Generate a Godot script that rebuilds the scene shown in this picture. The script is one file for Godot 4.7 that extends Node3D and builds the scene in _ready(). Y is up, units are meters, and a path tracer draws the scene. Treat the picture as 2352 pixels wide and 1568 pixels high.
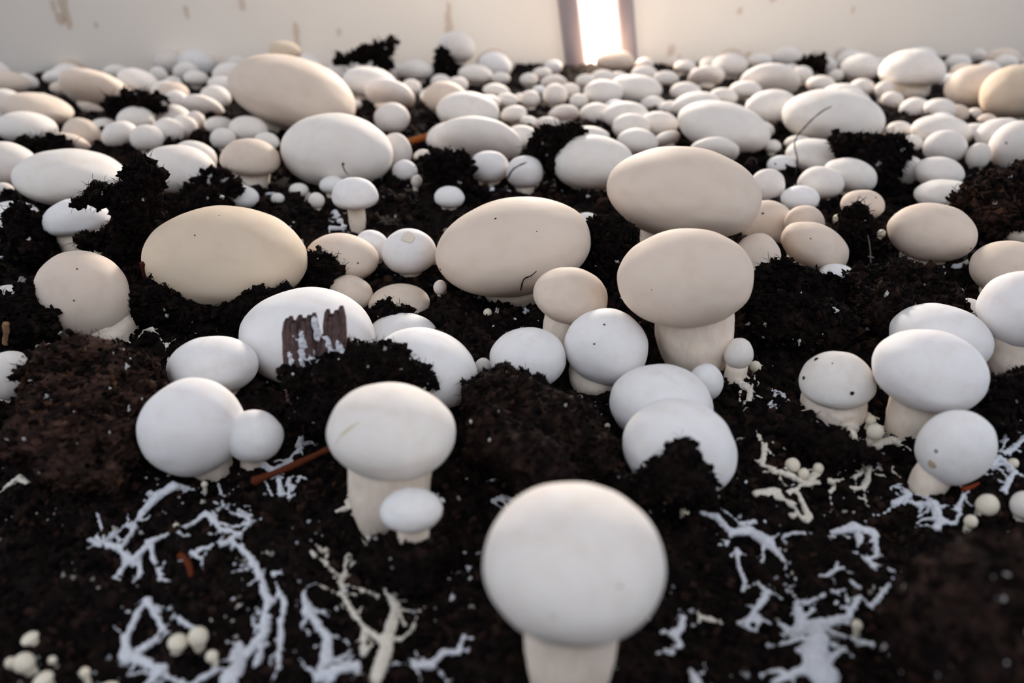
extends Node3D
# A shelf bed of white button mushrooms in black casing soil, seen from just above its front edge.
# Metres, y up. The bed runs away along -z to two hanging white panels with a lit gap between them.

var mats := {}
var names := {}
var caps := {}
var stems := {}
var plants := {}
var clod_bits := []
var rng := RandomNumberGenerator.new()
# graded terrain grid
var gx := PackedFloat32Array()
var gz := PackedFloat32Array()
var gh := PackedFloat32Array()

func _ready() -> void:
	rng.seed = 11
	# camera
	var cam := Camera3D.new()
	cam.name = "camera"
	cam.position = Vector3(0, 0.1, 0)
	cam.rotation_degrees = Vector3(-27.5, 0, 0)
	cam.near = 0.01
	cam.far = 30.0
	var lens := CameraAttributesPhysical.new()
	lens.frustum_focal_length = 26.02
	lens.frustum_focus_distance = 0.215
	lens.exposure_aperture = 12.5
	cam.attributes = lens
	cam.fov = 49.52
	add_child(cam)
	# sky: even cool daylight that reaches the bed through the open front and sides of the rack
	var env := Environment.new()
	env.background_mode = Environment.BG_COLOR
	env.background_color = Color(0.925, 0.95, 1.0)
	env.background_energy_multiplier = 1.5
	env.tonemap_mode = Environment.TONE_MAPPER_LINEAR
	env.tonemap_exposure = 1.0
	env.sdfgi_enabled = true
	env.ssao_enabled = true
	env.ssil_enabled = true
	var we := WorldEnvironment.new()
	we.name = "environment"
	we.environment = env
	add_child(we)
	make_materials()
	strip_lamp()
	work_lamp()
	# structure
	room()
	var rows := plant_list()
	terrain(rows)
	soil_litter()
	# things
	for r in rows:
		mushroom(r)
	make_marks()
	clod_bits = [crumb_mesh(6, 1.7, Vector3(1.4, 0.5, 0.9)), fibre_mesh(9), crumb_mesh(8, 1.4, Vector3(1.3, 0.5, 0.9))]
	make_clods()
	make_pins()
	make_mycelium()
	make_twigs()
	wood_splinter()

# ---------------------------------------------------------------- helpers
func numbered(called: String) -> String:
	var n: int = names.get(called, 0)
	names[called] = n + 1
	return called if n == 0 else "%s_%03d" % [called, n]

func tag(o: Node, label: String, category: String, group := "", kind := "") -> void:
	if label: o.set_meta("label", label)
	if category: o.set_meta("category", category)
	if group: o.set_meta("group", group)
	if kind: o.set_meta("kind", kind)

func obj(called: String, mesh: Mesh, m: Material, parent: Node = null) -> MeshInstance3D:
	var o := MeshInstance3D.new()
	o.mesh = mesh
	o.material_override = m
	if parent == null:
		o.name = numbered(called)
		add_child(o)
	else:
		o.name = called
		parent.add_child(o, true)
	return o

func noise(freq: float, seed_: int, octaves := 3, kind := FastNoiseLite.TYPE_SIMPLEX_SMOOTH) -> FastNoiseLite:
	var n := FastNoiseLite.new()
	n.noise_type = kind
	n.frequency = freq
	n.seed = seed_
	n.fractal_type = FastNoiseLite.FRACTAL_FBM if octaves > 1 else FastNoiseLite.FRACTAL_NONE
	n.fractal_octaves = octaves
	return n

func arrays_mesh(v: PackedVector3Array, idx: PackedInt32Array, nor = null, col = null) -> ArrayMesh:
	if nor == null:
		nor = PackedVector3Array()
		nor.resize(v.size())
		for i in range(0, idx.size(), 3):
			var a := v[idx[i]]
			var n := (v[idx[i + 2]] - a).cross(v[idx[i + 1]] - a)
			nor[idx[i]] += n
			nor[idx[i + 1]] += n
			nor[idx[i + 2]] += n
		for i in nor.size():
			nor[i] = nor[i].normalized()
	var arr := []
	arr.resize(Mesh.ARRAY_MAX)
	arr[Mesh.ARRAY_VERTEX] = v
	arr[Mesh.ARRAY_NORMAL] = nor
	arr[Mesh.ARRAY_INDEX] = idx
	if col != null:
		arr[Mesh.ARRAY_COLOR] = col
	var m := ArrayMesh.new()
	m.add_surface_from_arrays(Mesh.PRIMITIVE_TRIANGLES, arr)
	return m

# closed surface from rings of equal length, first and last ring may be a point
func rings_mesh(rings: Array) -> ArrayMesh:
	var v := PackedVector3Array()
	var idx := PackedInt32Array()
	var n: int = rings[0].size()
	for r in rings:
		v.append_array(r)
	for i in rings.size() - 1:
		for j in n:
			var a := i * n + j
			var b := i * n + (j + 1) % n
			idx.append_array([a, a + n, b, b, a + n, b + n])
	return arrays_mesh(v, idx)

func tube(pts: Array, r0: float, r1: float, sides := 7) -> ArrayMesh:
	var c := Curve3D.new()
	for i in pts.size():
		var t: Vector3 = (pts[mini(i + 1, pts.size() - 1)] - pts[maxi(i - 1, 0)]) / 5.0
		c.add_point(pts[i], -t, t)
	c.bake_interval = maxf(c.get_baked_length() / 40.0, 0.0002)
	var L := c.get_baked_length()
	var rings := []
	var steps := 34
	var wob := noise(260.0, 5, 2)
	for i in steps + 1:
		var s := L * i / steps
		var p := c.sample_baked(s, true)
		var d := (c.sample_baked(minf(s + L * 0.02, L), true) - c.sample_baked(maxf(s - L * 0.02, 0), true)).normalized()
		var side := d.cross(Vector3.UP if absf(d.y) < 0.9 else Vector3.RIGHT).normalized()
		var up := side.cross(d)
		var r := lerpf(r0, r1, float(i) / steps) * (0.02 if i == 0 or i == steps else 1.0)
		var ring := PackedVector3Array()
		for j in sides:
			var a := TAU * j / sides
			var k := r * (1.0 + 0.45 * wob.get_noise_3d(p.x + cos(a) * r, p.y + sin(a) * r, p.z))
			ring.append(p + side * cos(a) * k + up * sin(a) * k)
		rings.append(ring)
	return rings_mesh(rings)

func box_mesh(size: Vector3) -> BoxMesh:
	var b := BoxMesh.new()
	b.size = size
	return b

func slab(called: String, at: Vector3, size: Vector3, m: Material, basis_ := Basis()) -> MeshInstance3D:
	var o := obj(called, box_mesh(size), m)
	o.transform = Transform3D(basis_, at)
	tag(o, "", "", "", "structure")
	return o

# implicit surface around chains of tapered capsules joined smoothly and roughened, meshed as surface nets
func nets(bones: Array, cell: float, amp: float, freq: float, seed_: int, blend: float, octaves := 4, squash := 1.0, strata := 1.0) -> ArrayMesh:
	var lo := Vector3(1e9, 1e9, 1e9)
	var hi := -lo
	for c in bones:
		var rm: float = maxf(c[2], c[3]) + amp * 1.6 + cell * 3.0 + blend * 0.3
		for p: Vector3 in [c[0], c[1]]:
			lo = lo.min(p - Vector3.ONE * rm)
			hi = hi.max(p + Vector3.ONE * rm)
	var nx := int((hi.x - lo.x) / cell) + 2
	var ny := int((hi.y - lo.y) / cell) + 2
	var nz := int((hi.z - lo.z) / cell) + 2
	var sy := nx
	var sz := nx * ny
	var fld := PackedFloat32Array()
	fld.resize(nx * ny * nz)
	fld.fill(1e3)
	var touched := PackedInt32Array()
	for c in bones:
		var a: Vector3 = c[0]
		var b: Vector3 = c[1]
		var ra: float = c[2]
		var rb: float = c[3]
		var ab := b - a
		var l2 := maxf(ab.length_squared(), 1e-14)
		var pad := amp * 1.4 + cell * 2.2 + blend * 0.3
		var rm := maxf(ra, rb) + pad
		var l := (a.min(b) - Vector3.ONE * rm - lo) / cell
		var h := (a.max(b) + Vector3.ONE * rm - lo) / cell
		for k in range(maxi(int(l.z), 0), mini(int(h.z) + 1, nz - 1) + 1):
			for j in range(maxi(int(l.y), 0), mini(int(h.y) + 1, ny - 1) + 1):
				var at := k * sz + j * sy
				for i in range(maxi(int(l.x), 0), mini(int(h.x) + 1, nx - 1) + 1):
					var p := lo + Vector3(i, j, k) * cell - a
					var t := clampf(p.dot(ab) / l2, 0.0, 1.0)
					p -= ab * t
					p.y /= squash
					var d := p.length() - lerpf(ra, rb, t)
					if d > pad:
						continue
					var o := fld[at + i]
					if o > 100.0:
						touched.append(at + i)
						fld[at + i] = d
					else:
						var q := maxf(blend - absf(o - d), 0.0) / blend
						fld[at + i] = minf(o, d) - q * q * blend * 0.25
	var n := noise(freq, seed_, 2)
	var fine := noise(freq * 4.5, seed_ + 1, octaves)
	var near := amp * 1.3 + cell * 2.0
	for at in touched:
		if absf(fld[at]) < near:
			var k := at / sz
			var j := (at - k * sz) / sy
			var i := at - k * sz - j * sy
			var p := Vector3(lo.x + i * cell, lo.y + j * cell, lo.z + k * cell)
			fld[at] += amp * (1.1 * n.get_noise_3dv(p) + 0.6 * fine.get_noise_3d(p.x, p.y * strata, p.z))
	var vid := PackedInt32Array()
	vid.resize(fld.size())
	vid.fill(-1)
	var v := PackedVector3Array()
	var idx := PackedInt32Array()
	var cx := [0, 1, 0, 1, 0, 1, 0, 1]
	var off := [0, 1, sy, sy + 1, sz, sz + 1, sz + sy, sz + sy + 1]
	var edges := [[0, 1], [2, 3], [4, 5], [6, 7], [0, 2], [1, 3], [4, 6], [5, 7], [0, 4], [1, 5], [2, 6], [3, 7]]
	var live := PackedInt32Array()
	var most := fld.size() - sz - sy - 1
	for at in touched:
		if at >= most or absf(fld[at]) > cell * 3.0:
			continue
		var s := 0
		for q in 8:
			if fld[at + off[q]] < 0.0:
				s |= 1 << q
		if s == 0 or s == 255:
			continue
		var sum := Vector3.ZERO
		var cnt := 0
		for e in edges:
			if ((s >> e[0]) & 1) != ((s >> e[1]) & 1):
				var fa := clampf(fld[at + off[e[0]]], -cell * 2, cell * 2)
				var fb := clampf(fld[at + off[e[1]]], -cell * 2, cell * 2)
				var t := fa / (fa - fb)
				var pa := Vector3(e[0] & 1, (e[0] >> 1) & 1, e[0] >> 2)
				var pb := Vector3(e[1] & 1, (e[1] >> 1) & 1, e[1] >> 2)
				sum += pa.lerp(pb, t)
				cnt += 1
		var k := at / sz
		var j := (at - k * sz) / sy
		var i := at - k * sz - j * sy
		vid[at] = v.size()
		v.append(lo + (Vector3(i, j, k) + sum / cnt) * cell)
		live.append(at)
	for at in live:
		for ax in [[1, sy, sz], [sy, sz, 1], [sz, 1, sy]]:
			var f0 := fld[at] < 0.0
			if f0 == (fld[at + ax[0]] < 0.0):
				continue
			var p: int = at - ax[1] - ax[2]
			if p < 0:
				continue
			var a := vid[p]
			var b := vid[at - ax[2]]
			var c := vid[at]
			var d := vid[at - ax[1]]
			if a < 0 or b < 0 or d < 0:
				continue
			if f0:
				idx.append_array([a, c, b, a, d, c])
			else:
				idx.append_array([a, b, c, a, c, d])
	return arrays_mesh(v, idx)

# ---------------------------------------------------------------- materials
func tex(freq: float, seed_: int, stops: Array, octaves := 4, size := 512) -> NoiseTexture2D:
	var t := NoiseTexture2D.new()
	t.width = size
	t.height = size
	t.seamless = true
	t.noise = noise(freq, seed_, octaves)
	var g := Gradient.new()
	g.offsets = PackedFloat32Array(stops.map(func(s): return s[0]))
	g.colors = PackedColorArray(stops.map(func(s): return s[1]))
	t.color_ramp = g
	return t

func std(key: String, c: Color, rough := 0.9, spec := 0.3) -> StandardMaterial3D:
	var m := StandardMaterial3D.new()
	m.resource_name = key
	m.albedo_color = c
	m.roughness = rough
	m.metallic_specular = spec
	mats[key] = m
	return m

func triplanar(m: StandardMaterial3D, albedo: Texture2D, scale_: float, height: Texture2D = null, depth := 0.0, world := false) -> void:
	m.albedo_texture = albedo
	m.uv1_triplanar = true
	m.uv1_world_triplanar = world
	m.uv1_scale = Vector3.ONE * scale_
	if height:
		m.heightmap_enabled = true
		m.heightmap_texture = height
		m.heightmap_scale = depth

func make_materials() -> void:
	var grain := tex(0.03, 3, [[0.0, Color(0.2, 0.2, 0.2)], [1.0, Color.WHITE]], 5)
	# skin: faint blotches plus sparse brown dirt specks
	for t in 4:
		var m := std("cap_skin_%d" % t, [Color8(240, 238, 238), Color8(237, 231, 225), Color8(224, 208, 193), Color8(219, 201, 179)][t], 0.72, 0.25)
		triplanar(m, tex(0.012, 20 + t, [[0.0, Color(0.955, 0.935, 0.91)], [0.45, Color(0.985, 0.98, 0.975)], [1.0, Color.WHITE]], 4), 0.4)
		m.subsurf_scatter_enabled = true
		m.subsurf_scatter_strength = 0.08
	var s := std("stem_skin", Color8(251, 237, 224), 0.6, 0.3)
	triplanar(s, tex(0.02, 31, [[0.0, Color(0.94, 0.91, 0.87)], [0.5, Color(0.98, 0.97, 0.95)], [1.0, Color.WHITE]], 4), 0.5)
	var pin := std("pin_skin", Color8(236, 228, 212), 0.5, 0.4)
	triplanar(pin, tex(0.02, 33, [[0.0, Color(0.9, 0.85, 0.75)], [0.6, Color.WHITE], [1.0, Color.WHITE]], 4), 0.6)
	# casing soil
	var soil := std("soil", Color(1, 1, 1), 0.95, 0.15)
	triplanar(soil, tex(0.03, 41, [[0.0, Color8(9, 7, 8)], [0.45, Color8(19, 15, 14)], [0.7, Color8(33, 25, 23)], [0.88, Color8(54, 39, 33)], [1.0, Color8(78, 57, 47)]], 5), 14.0, tex(0.05, 42, [[0.0, Color.BLACK], [1.0, Color.WHITE]], 5), 0.14, true)
	var brown := std("soil_brown", Color(1, 1, 1), 0.95, 0.15)
	triplanar(brown, tex(0.03, 43, [[0.0, Color8(12, 9, 9)], [0.45, Color8(28, 21, 20)], [0.7, Color8(50, 37, 33)], [0.88, Color8(72, 52, 43)], [1.0, Color8(98, 70, 54)]], 5), 16.0, tex(0.05, 44, [[0.0, Color.BLACK], [1.0, Color.WHITE]], 5), 0.14, true)
	var peat := std("soil_peat", Color(1, 1, 1), 0.95, 0.15)
	triplanar(peat, tex(0.03, 45, [[0.0, Color8(12, 9, 9)], [0.4, Color8(36, 27, 25)], [0.62, Color8(62, 46, 41)], [0.85, Color8(94, 68, 54)], [1.0, Color8(138, 98, 68)]], 5), 16.0, tex(0.05, 46, [[0.0, Color.BLACK], [1.0, Color.WHITE]], 5), 0.14, true)
	peat.uv1_scale = Vector3(9, 34, 9)
	var crumb := std("crumb", Color(1, 1, 1), 0.95, 0.15)
	crumb.vertex_color_use_as_albedo = true
	var white := std("mycelium", Color8(230, 230, 230), 0.9, 0.1)
	triplanar(white, tex(0.05, 51, [[0.0, Color(0.72, 0.74, 0.78)], [0.5, Color(0.96, 0.97, 1.0)], [1.0, Color.WHITE]], 5), 60.0, grain, 0.03, true)
	var cream := std("mycelium_cream", Color8(236, 231, 222), 0.9, 0.1)
	triplanar(cream, tex(0.05, 52, [[0.0, Color(0.8, 0.74, 0.66)], [0.5, Color(0.97, 0.96, 0.94)], [1.0, Color.WHITE]], 5), 60.0, grain, 0.03, true)
	# hanging panels: milky plastic sheet that lets light through, with brown mould specks and runs
	var panel := std("panel", Color8(232, 231, 230), 0.7, 0.3)
	triplanar(panel, panel_picture(), 1.0, null, 0.0, false)
	panel.backlight_enabled = true
	panel.backlight = Color(0.79, 0.775, 0.755)
	std("post", Color8(178, 166, 168), 0.7, 0.3)
	std("shelf", Color8(150, 148, 146), 0.8, 0.3)
	std("floor", Color8(120, 118, 114), 0.9, 0.2)
	std("lamp_body", Color8(200, 200, 200), 0.5, 0.4)
	var glow := std("lamp_glow", Color8(255, 250, 244), 0.5, 0.3)
	glow.emission_enabled = true
	glow.emission = Color8(255, 246, 234)
	glow.emission_energy_multiplier = 2.5

func panel_picture() -> ImageTexture:
	var size := 1024
	var im := Image.create(size, size, false, Image.FORMAT_RGB8)
	im.fill(Color.WHITE)
	var r := RandomNumberGenerator.new()
	r.seed = 8
	var ragged := noise(0.09, 61, 3)
	for k in 260:
		var c := Vector2(r.randf() * size, r.randf() * size)
		var rad := r.randf_range(1.5, 5.0) * (1.6 if r.randf() < 0.15 else 1.0)
		var long := r.randf_range(1.0, 2.2) if r.randf() < 0.8 else r.randf_range(5.0, 11.0)
		var tone := Color8(196, 172, 140).lerp(Color8(206, 184, 176), r.randf())
		for dy in range(int(-rad * long) - 2, int(rad * long) + 3):
			for dx in range(int(-rad) - 3, int(rad) + 4):
				var d := Vector2(dx / rad, dy / (rad * long)).length() + 0.6 * ragged.get_noise_2d(c.x + dx, c.y + dy)
				if d < 1.0:
					var x := posmod(int(c.x) + dx, size)
					var y := posmod(int(c.y) + dy, size)
					im.set_pixel(x, y, im.get_pixel(x, y).lerp(tone, 0.38))
	return ImageTexture.create_from_image(im)

# ---------------------------------------------------------------- lamps and room
const GAP := Vector3(0.0925, 0.0, -0.815)   # foot of the lit gap, which leans left as it rises
const LEAN := 9.4

func gap_basis() -> Basis:
	return Basis(Vector3.UP, deg_to_rad(7.6)) * Basis(Vector3.BACK, deg_to_rad(LEAN))

func strip_lamp() -> void:
	# a warm white tube lamp that stands in the gap between the two panels
	var t := Node3D.new()
	t.name = numbered("strip_lamp")
	t.transform = Transform3D(gap_basis(), GAP)
	add_child(t)
	tag(t, "bright white strip of light in the gap between the two pale panels", "lamp")
	var face := obj("lamp_glass", box_mesh(Vector3(0.029, 0.12, 0.004)), mats.lamp_glow, t)
	face.position = Vector3(0, 0.035, -0.004)
	var back := obj("lamp_housing", box_mesh(Vector3(0.044, 0.13, 0.012)), mats.lamp_body, t)
	back.position = Vector3(0, 0.035, -0.014)
	var l := AreaLight3D.new()
	l.name = "strip_light"
	l.area_size = Vector2(0.027, 0.1)
	l.area_normalize_energy = true
	l.light_color = Color(1.0, 0.91, 0.82)
	l.light_energy = 0.06
	l.light_size = 0.02
	l.shadow_enabled = true
	l.position = Vector3(0, 0.045, 0.002)
	l.rotation = Vector3(0, PI, 0)
	t.add_child(l)

func work_lamp() -> void:
	# the warm lamp in the aisle behind the panels, whose light soaks through them
	var t := Node3D.new()
	t.name = numbered("aisle_lamp")
	t.position = Vector3(0.07, 0.26, -1.22)
	add_child(t)
	tag(t, "warm round lamp in the aisle behind the pale panels", "lamp")
	var s := SphereMesh.new()
	s.radius = 0.06
	s.height = 0.12
	obj("lamp_bulb", s, mats.lamp_glow, t)
	var c := CylinderMesh.new()
	c.top_radius = 0.016
	c.bottom_radius = 0.022
	c.height = 0.06
	var n := obj("lamp_socket", c, mats.lamp_body, t)
	n.position = Vector3(0, 0.085, 0)
	var l := OmniLight3D.new()
	l.name = "bulb_light"
	l.light_color = Color(1.0, 0.95, 0.895)
	l.light_energy = 1.3
	l.light_size = 0.055
	l.omni_range = 6.0
	l.omni_attenuation = 2.0
	l.shadow_enabled = true
	t.add_child(l)

func room() -> void:
	# wall line of the two panels: from (-0.50, -0.76) towards (0.59, -0.90)
	var dir := Vector3(1.09, 0, -0.144).normalized()
	var turn := Basis(Vector3.UP, -atan2(dir.z, dir.x))
	var b := gap_basis()
	# each panel is a thin upright sheet whose inner edge leans along the gap
	for side in [-1, 1]:
		var st := SurfaceTool.new()
		st.begin(Mesh.PRIMITIVE_TRIANGLES)
		var inner0: Vector3 = turn.inverse() * (b * Vector3(side * 0.015, -0.05, 0))
		var inner1: Vector3 = turn.inverse() * (b * Vector3(side * 0.015, 0.085, 0))
		var poly := [Vector2(inner0.x, -0.05), Vector2(inner1.x, 0.085), Vector2(side * 0.95, 0.085), Vector2(side * 0.95, -0.05)]
		sheet(st, poly, 0.003)
		var o := obj("wall_back_" + ("left" if side < 0 else "right"), st.commit(), mats.panel)
		o.transform = Transform3D(turn, GAP)
		tag(o, "", "", "", "structure")
		# rounded upright post that carries the inner hem of the panel
		var c := CapsuleMesh.new()
		c.radius = 0.0115
		c.height = 0.16
		var p := obj("trim_%d" % (1 if side < 0 else 2), c, mats.post)
		p.transform = Transform3D(b, GAP + b * Vector3(side * 0.0262, 0.015, 0.004))
		tag(p, "", "", "", "structure")
	slab("ceiling", Vector3(0, 0.8, -0.40), Vector3(2.0, 0.03, 0.94), mats.shelf)
	slab("floor", Vector3(0, -0.9, -0.3), Vector3(6, 0.06, 5), mats.floor)
	slab("wall_front", Vector3(0, -0.1, 1.25), Vector3(6, 1.7, 0.06), mats.floor)
	slab("wall_aisle", Vector3(0, 0.3, -2.2), Vector3(6, 2.4, 0.06), mats.floor)
	slab("trim_3", Vector3(0, -0.055, -0.42), Vector3(1.9, 0.03, 1.02), mats.shelf)

func sheet(st: SurfaceTool, poly: Array, thick: float) -> void:
	var n := poly.size()
	var quad := func(a: Vector3, c: Vector3, d: Vector3, e: Vector3):
		for p in [a, c, d, a, d, e]:
			st.add_vertex(p)
	st.set_smooth_group(-1)
	var f := func(p: Vector2, z: float): return Vector3(p.x, p.y, z)
	quad.call(f.call(poly[0], thick), f.call(poly[1], thick), f.call(poly[2], thick), f.call(poly[3], thick))
	quad.call(f.call(poly[3], 0), f.call(poly[2], 0), f.call(poly[1], 0), f.call(poly[0], 0))
	for i in n:
		var p: Vector2 = poly[i]
		var q: Vector2 = poly[(i + 1) % n]
		quad.call(f.call(p, 0), f.call(q, 0), f.call(q, thick), f.call(p, thick))
	st.generate_normals()

# ---------------------------------------------------------------- soil
func terrain(rows: Array) -> void:
	var x := 0.0
	var half := PackedFloat32Array()
	while x < 0.9:
		half.append(x)
		x += 0.00085 + 0.0052 * x
	for i in range(half.size() - 1, 0, -1):
		gx.append(-half[i])
	gx.append_array(half)
	var z := 0.09
	while z > -0.93:
		gz.append(z)
		z -= 0.0006 + 0.0048 * absf(z)
	var w := gx.size()
	gh.resize(w * gz.size())
	var n1 := noise(26.0, 101, 3)
	var n2 := noise(150.0, 102, 1, FastNoiseLite.TYPE_CELLULAR)
	n2.cellular_return_type = FastNoiseLite.RETURN_DISTANCE
	var n3 := noise(420.0, 103, 3)
	for k in gz.size():
		for i in w:
			var px := gx[i]
			var pz := gz[k]
			var c := n3.get_noise_2d(px, pz)
			gh[k * w + i] = 0.0052 * n1.get_noise_2d(px, pz) - 0.0028 * (n2.get_noise_2d(px + 0.002 * c, pz) + 0.35) + 0.0016 * c - 0.0005
	# the soil keeps below the visible lower edge of every cap
	for r in rows:
		var rad: float = r[4] * 1.25
		var top: float = maxf(r[2] - 0.8 * r[5], -0.003)
		for k in gz.size():
			var dz: float = gz[k] - r[3]
			if absf(dz) > rad:
				continue
			for i in range(gx.bsearch(r[1] - rad), gx.bsearch(r[1] + rad)):
				var d := Vector2(gx[i] - r[1], dz).length() / rad
				if d < 1.0:
					var at := k * w + i
					var limit := top + maxf(d - 0.75, 0.0) * 0.02
					if d < 0.8:
						limit = minf(limit, r[2] - 0.98 * r[5] * sqrt(1.0 - d * d / 0.64) - 0.0006)
					gh[at] = minf(gh[at], limit)
	var v := PackedVector3Array()
	v.resize(gh.size())
	var idx := PackedInt32Array()
	idx.resize((w - 1) * (gz.size() - 1) * 6)
	var q := 0
	for k in gz.size():
		for i in w:
			v[k * w + i] = Vector3(gx[i], gh[k * w + i], gz[k])
			if k < gz.size() - 1 and i < w - 1:
				var a := k * w + i
				idx[q] = a; idx[q + 1] = a + w; idx[q + 2] = a + 1
				idx[q + 3] = a + 1; idx[q + 4] = a + w; idx[q + 5] = a + w + 1
				q += 6
	var o := obj("casing_soil", arrays_mesh(v, idx), mats.soil)
	tag(o, "black crumbly casing soil covering the whole mushroom bed", "soil", "", "stuff")

func soil_y(x: float, z: float) -> float:
	var i := clampi(gx.bsearch(x) - 1, 0, gx.size() - 2)
	# gz falls from front to back
	var lo := 0
	var hi := gz.size() - 1
	while hi - lo > 1:
		var mid := (lo + hi) / 2
		if gz[mid] > z: lo = mid
		else: hi = mid
	var fx := clampf((x - gx[i]) / (gx[i + 1] - gx[i]), 0, 1)
	var fz := clampf((z - gz[lo]) / (gz[hi] - gz[lo]), 0, 1)
	var w := gx.size()
	return lerpf(lerpf(gh[lo * w + i], gh[lo * w + i + 1], fx), lerpf(gh[hi * w + i], gh[hi * w + i + 1], fx), fz)

func bed_y(x: float, z: float) -> float:
	var e := 0.0007
	return maxf(maxf(soil_y(x - e, z), soil_y(x + e, z)), maxf(soil_y(x, z), soil_y(x, z + e)))

func crumb_mesh(seed_: int, rough: float, stretch: Vector3) -> ArrayMesh:
	var n := noise(1.1, seed_, 3)
	var rings := []
	for i in 8:
		var a := PI * i / 7.0
		var ring := PackedVector3Array()
		for j in 9:
			var p := TAU * j / 9.0
			var d := Vector3(sin(a) * cos(p), cos(a), sin(a) * sin(p))
			ring.append(d * stretch * (1.0 + rough * n.get_noise_3dv(d)))
		rings.append(ring)
	return rings_mesh(rings)

func fibre_mesh(seed_: int) -> ArrayMesh:
	var r := RandomNumberGenerator.new()
	r.seed = seed_
	var pts := []
	for i in 4:
		pts.append(Vector3(i - 1.5, r.randf_range(-0.25, 0.3), r.randf_range(-0.35, 0.35)))
	var c := Curve3D.new()
	for i in 4:
		var t: Vector3 = (pts[mini(i + 1, 3)] - pts[maxi(i - 1, 0)]) / 5.0
		c.add_point(pts[i], -t, t)
	var rings := []
	for i in 9:
		var p := c.sample_baked(c.get_baked_length() * i / 8.0, true)
		var ring := PackedVector3Array()
		var k := 0.035 * (0.15 if i == 0 or i == 8 else 1.0)
		for j in 4:
			ring.append(p + Vector3(0, cos(TAU * j / 4.0), sin(TAU * j / 4.0)) * k)
		rings.append(ring)
	return rings_mesh(rings)

func scatter(called: String, label: String, category: String, mesh: Mesh, count: int, smin: float, smax: float, tones: Array, patchy := 0.0, reach := 2.3) -> void:
	var mm := MultiMesh.new()
	mm.transform_format = MultiMesh.TRANSFORM_3D
	mm.use_colors = true
	mm.mesh = mesh
	mm.instance_count = count
	var patch := noise(45.0, 77, 2)
	var i := 0
	var guard := 0
	while i < count:
		guard += 1
		var d := 0.055 * exp(rng.randf() * reach)
		var x := rng.randf_range(-0.95, 0.95) * d
		var z := 0.01 - d
		if z < -0.84 + 0.02 - 0.13 * x:
			continue
		if patchy > 0.0 and patch.get_noise_2d(x, z) < patchy and guard < count * 60:
			continue
		var s := lerpf(smin, smax, pow(rng.randf(), 3.0)) * clampf(d / 0.18, 0.55, 2.2)
		var b := Basis.from_euler(Vector3(rng.randf() * TAU, rng.randf() * TAU, rng.randf() * TAU)) if called != "soil_fibres" else Basis.from_euler(Vector3(rng.randf_range(-0.5, 0.5), rng.randf() * TAU, rng.randf_range(-0.6, 0.6)))
		mm.set_instance_transform(i, Transform3D(b.scaled(Vector3.ONE * s), Vector3(x, soil_y(x, z) + s * 0.25, z)))
		var c: Color = tones[rng.randi() % tones.size()]
		mm.set_instance_color(i, (c * rng.randf_range(0.7, 1.2)).srgb_to_linear())
		i += 1
	var o := MultiMeshInstance3D.new()
	o.name = numbered(called)
	o.multimesh = mm
	o.material_override = mats.crumb
	add_child(o)
	tag(o, label, category, "", "stuff")

func soil_litter() -> void:
	var dark := [Color8(16, 12, 12), Color8(24, 18, 17), Color8(32, 24, 22), Color8(12, 9, 10), Color8(44, 32, 27)]
	scatter("soil_crumbs", "loose dark crumbs strewn over the casing soil", "soil", crumb_mesh(1, 0.9, Vector3(1, 0.8, 0.9)), 20000, 0.0003, 0.0016, dark)
	scatter("soil_crumbs", "loose angular peat bits strewn over the casing soil", "soil", crumb_mesh(2, 1.2, Vector3(1.3, 0.5, 0.8)), 18000, 0.0003, 0.0018, dark)
	scatter("soil_fibres", "fine dark peat fibres sticking out of the casing soil", "fibre", fibre_mesh(3), 9000, 0.0006, 0.0022, [Color8(34, 22, 18), Color8(60, 38, 26), Color8(20, 14, 13), Color8(86, 58, 40)])
	scatter("white_specks", "tiny white mycelium specks peppered over the dark soil", "mycelium", crumb_mesh(5, 1.3, Vector3(1.3, 0.6, 0.8)), 2200, 0.0002, 0.0011, [Color8(214, 216, 222), Color8(200, 194, 184)], 0.08, 1.9)

# ---------------------------------------------------------------- mushrooms
func cap_mesh(variant: int, detail: int, kind: int) -> ArrayMesh:
	var key := "%d %d %d" % [variant, detail, kind]
	if not caps.has(key):
		var n := noise(0.8, 200 + variant, 2)
		var fine := noise(3.2, 300 + variant, 3)
		var rows: int = [18, 30, 56][detail]
		var cols: int = [24, 40, 80][detail]
		var low := 0.92 if kind == 0 else 0.6
		var rings := []
		for i in rows + 1:
			var a := PI * i / rows
			var ring := PackedVector3Array()
			for j in cols:
				var p := TAU * j / cols
				var d := Vector3(sin(a) * cos(p), cos(a), sin(a) * sin(p))
				var k := 1.0 + 0.034 * n.get_noise_3dv(d) + 0.004 * fine.get_noise_3dv(d)
				var q := d * k
				if d.y < 0.0:
					q.y *= low
					# the lower skin rolls in towards the stem
					if kind == 1:
						var roll := smoothstep(0.55, 1.0, -d.y)
						q.y += roll * 0.16
				ring.append(q)
			rings.append(ring)
		caps[key] = rings_mesh(rings)
	return caps[key]

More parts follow.
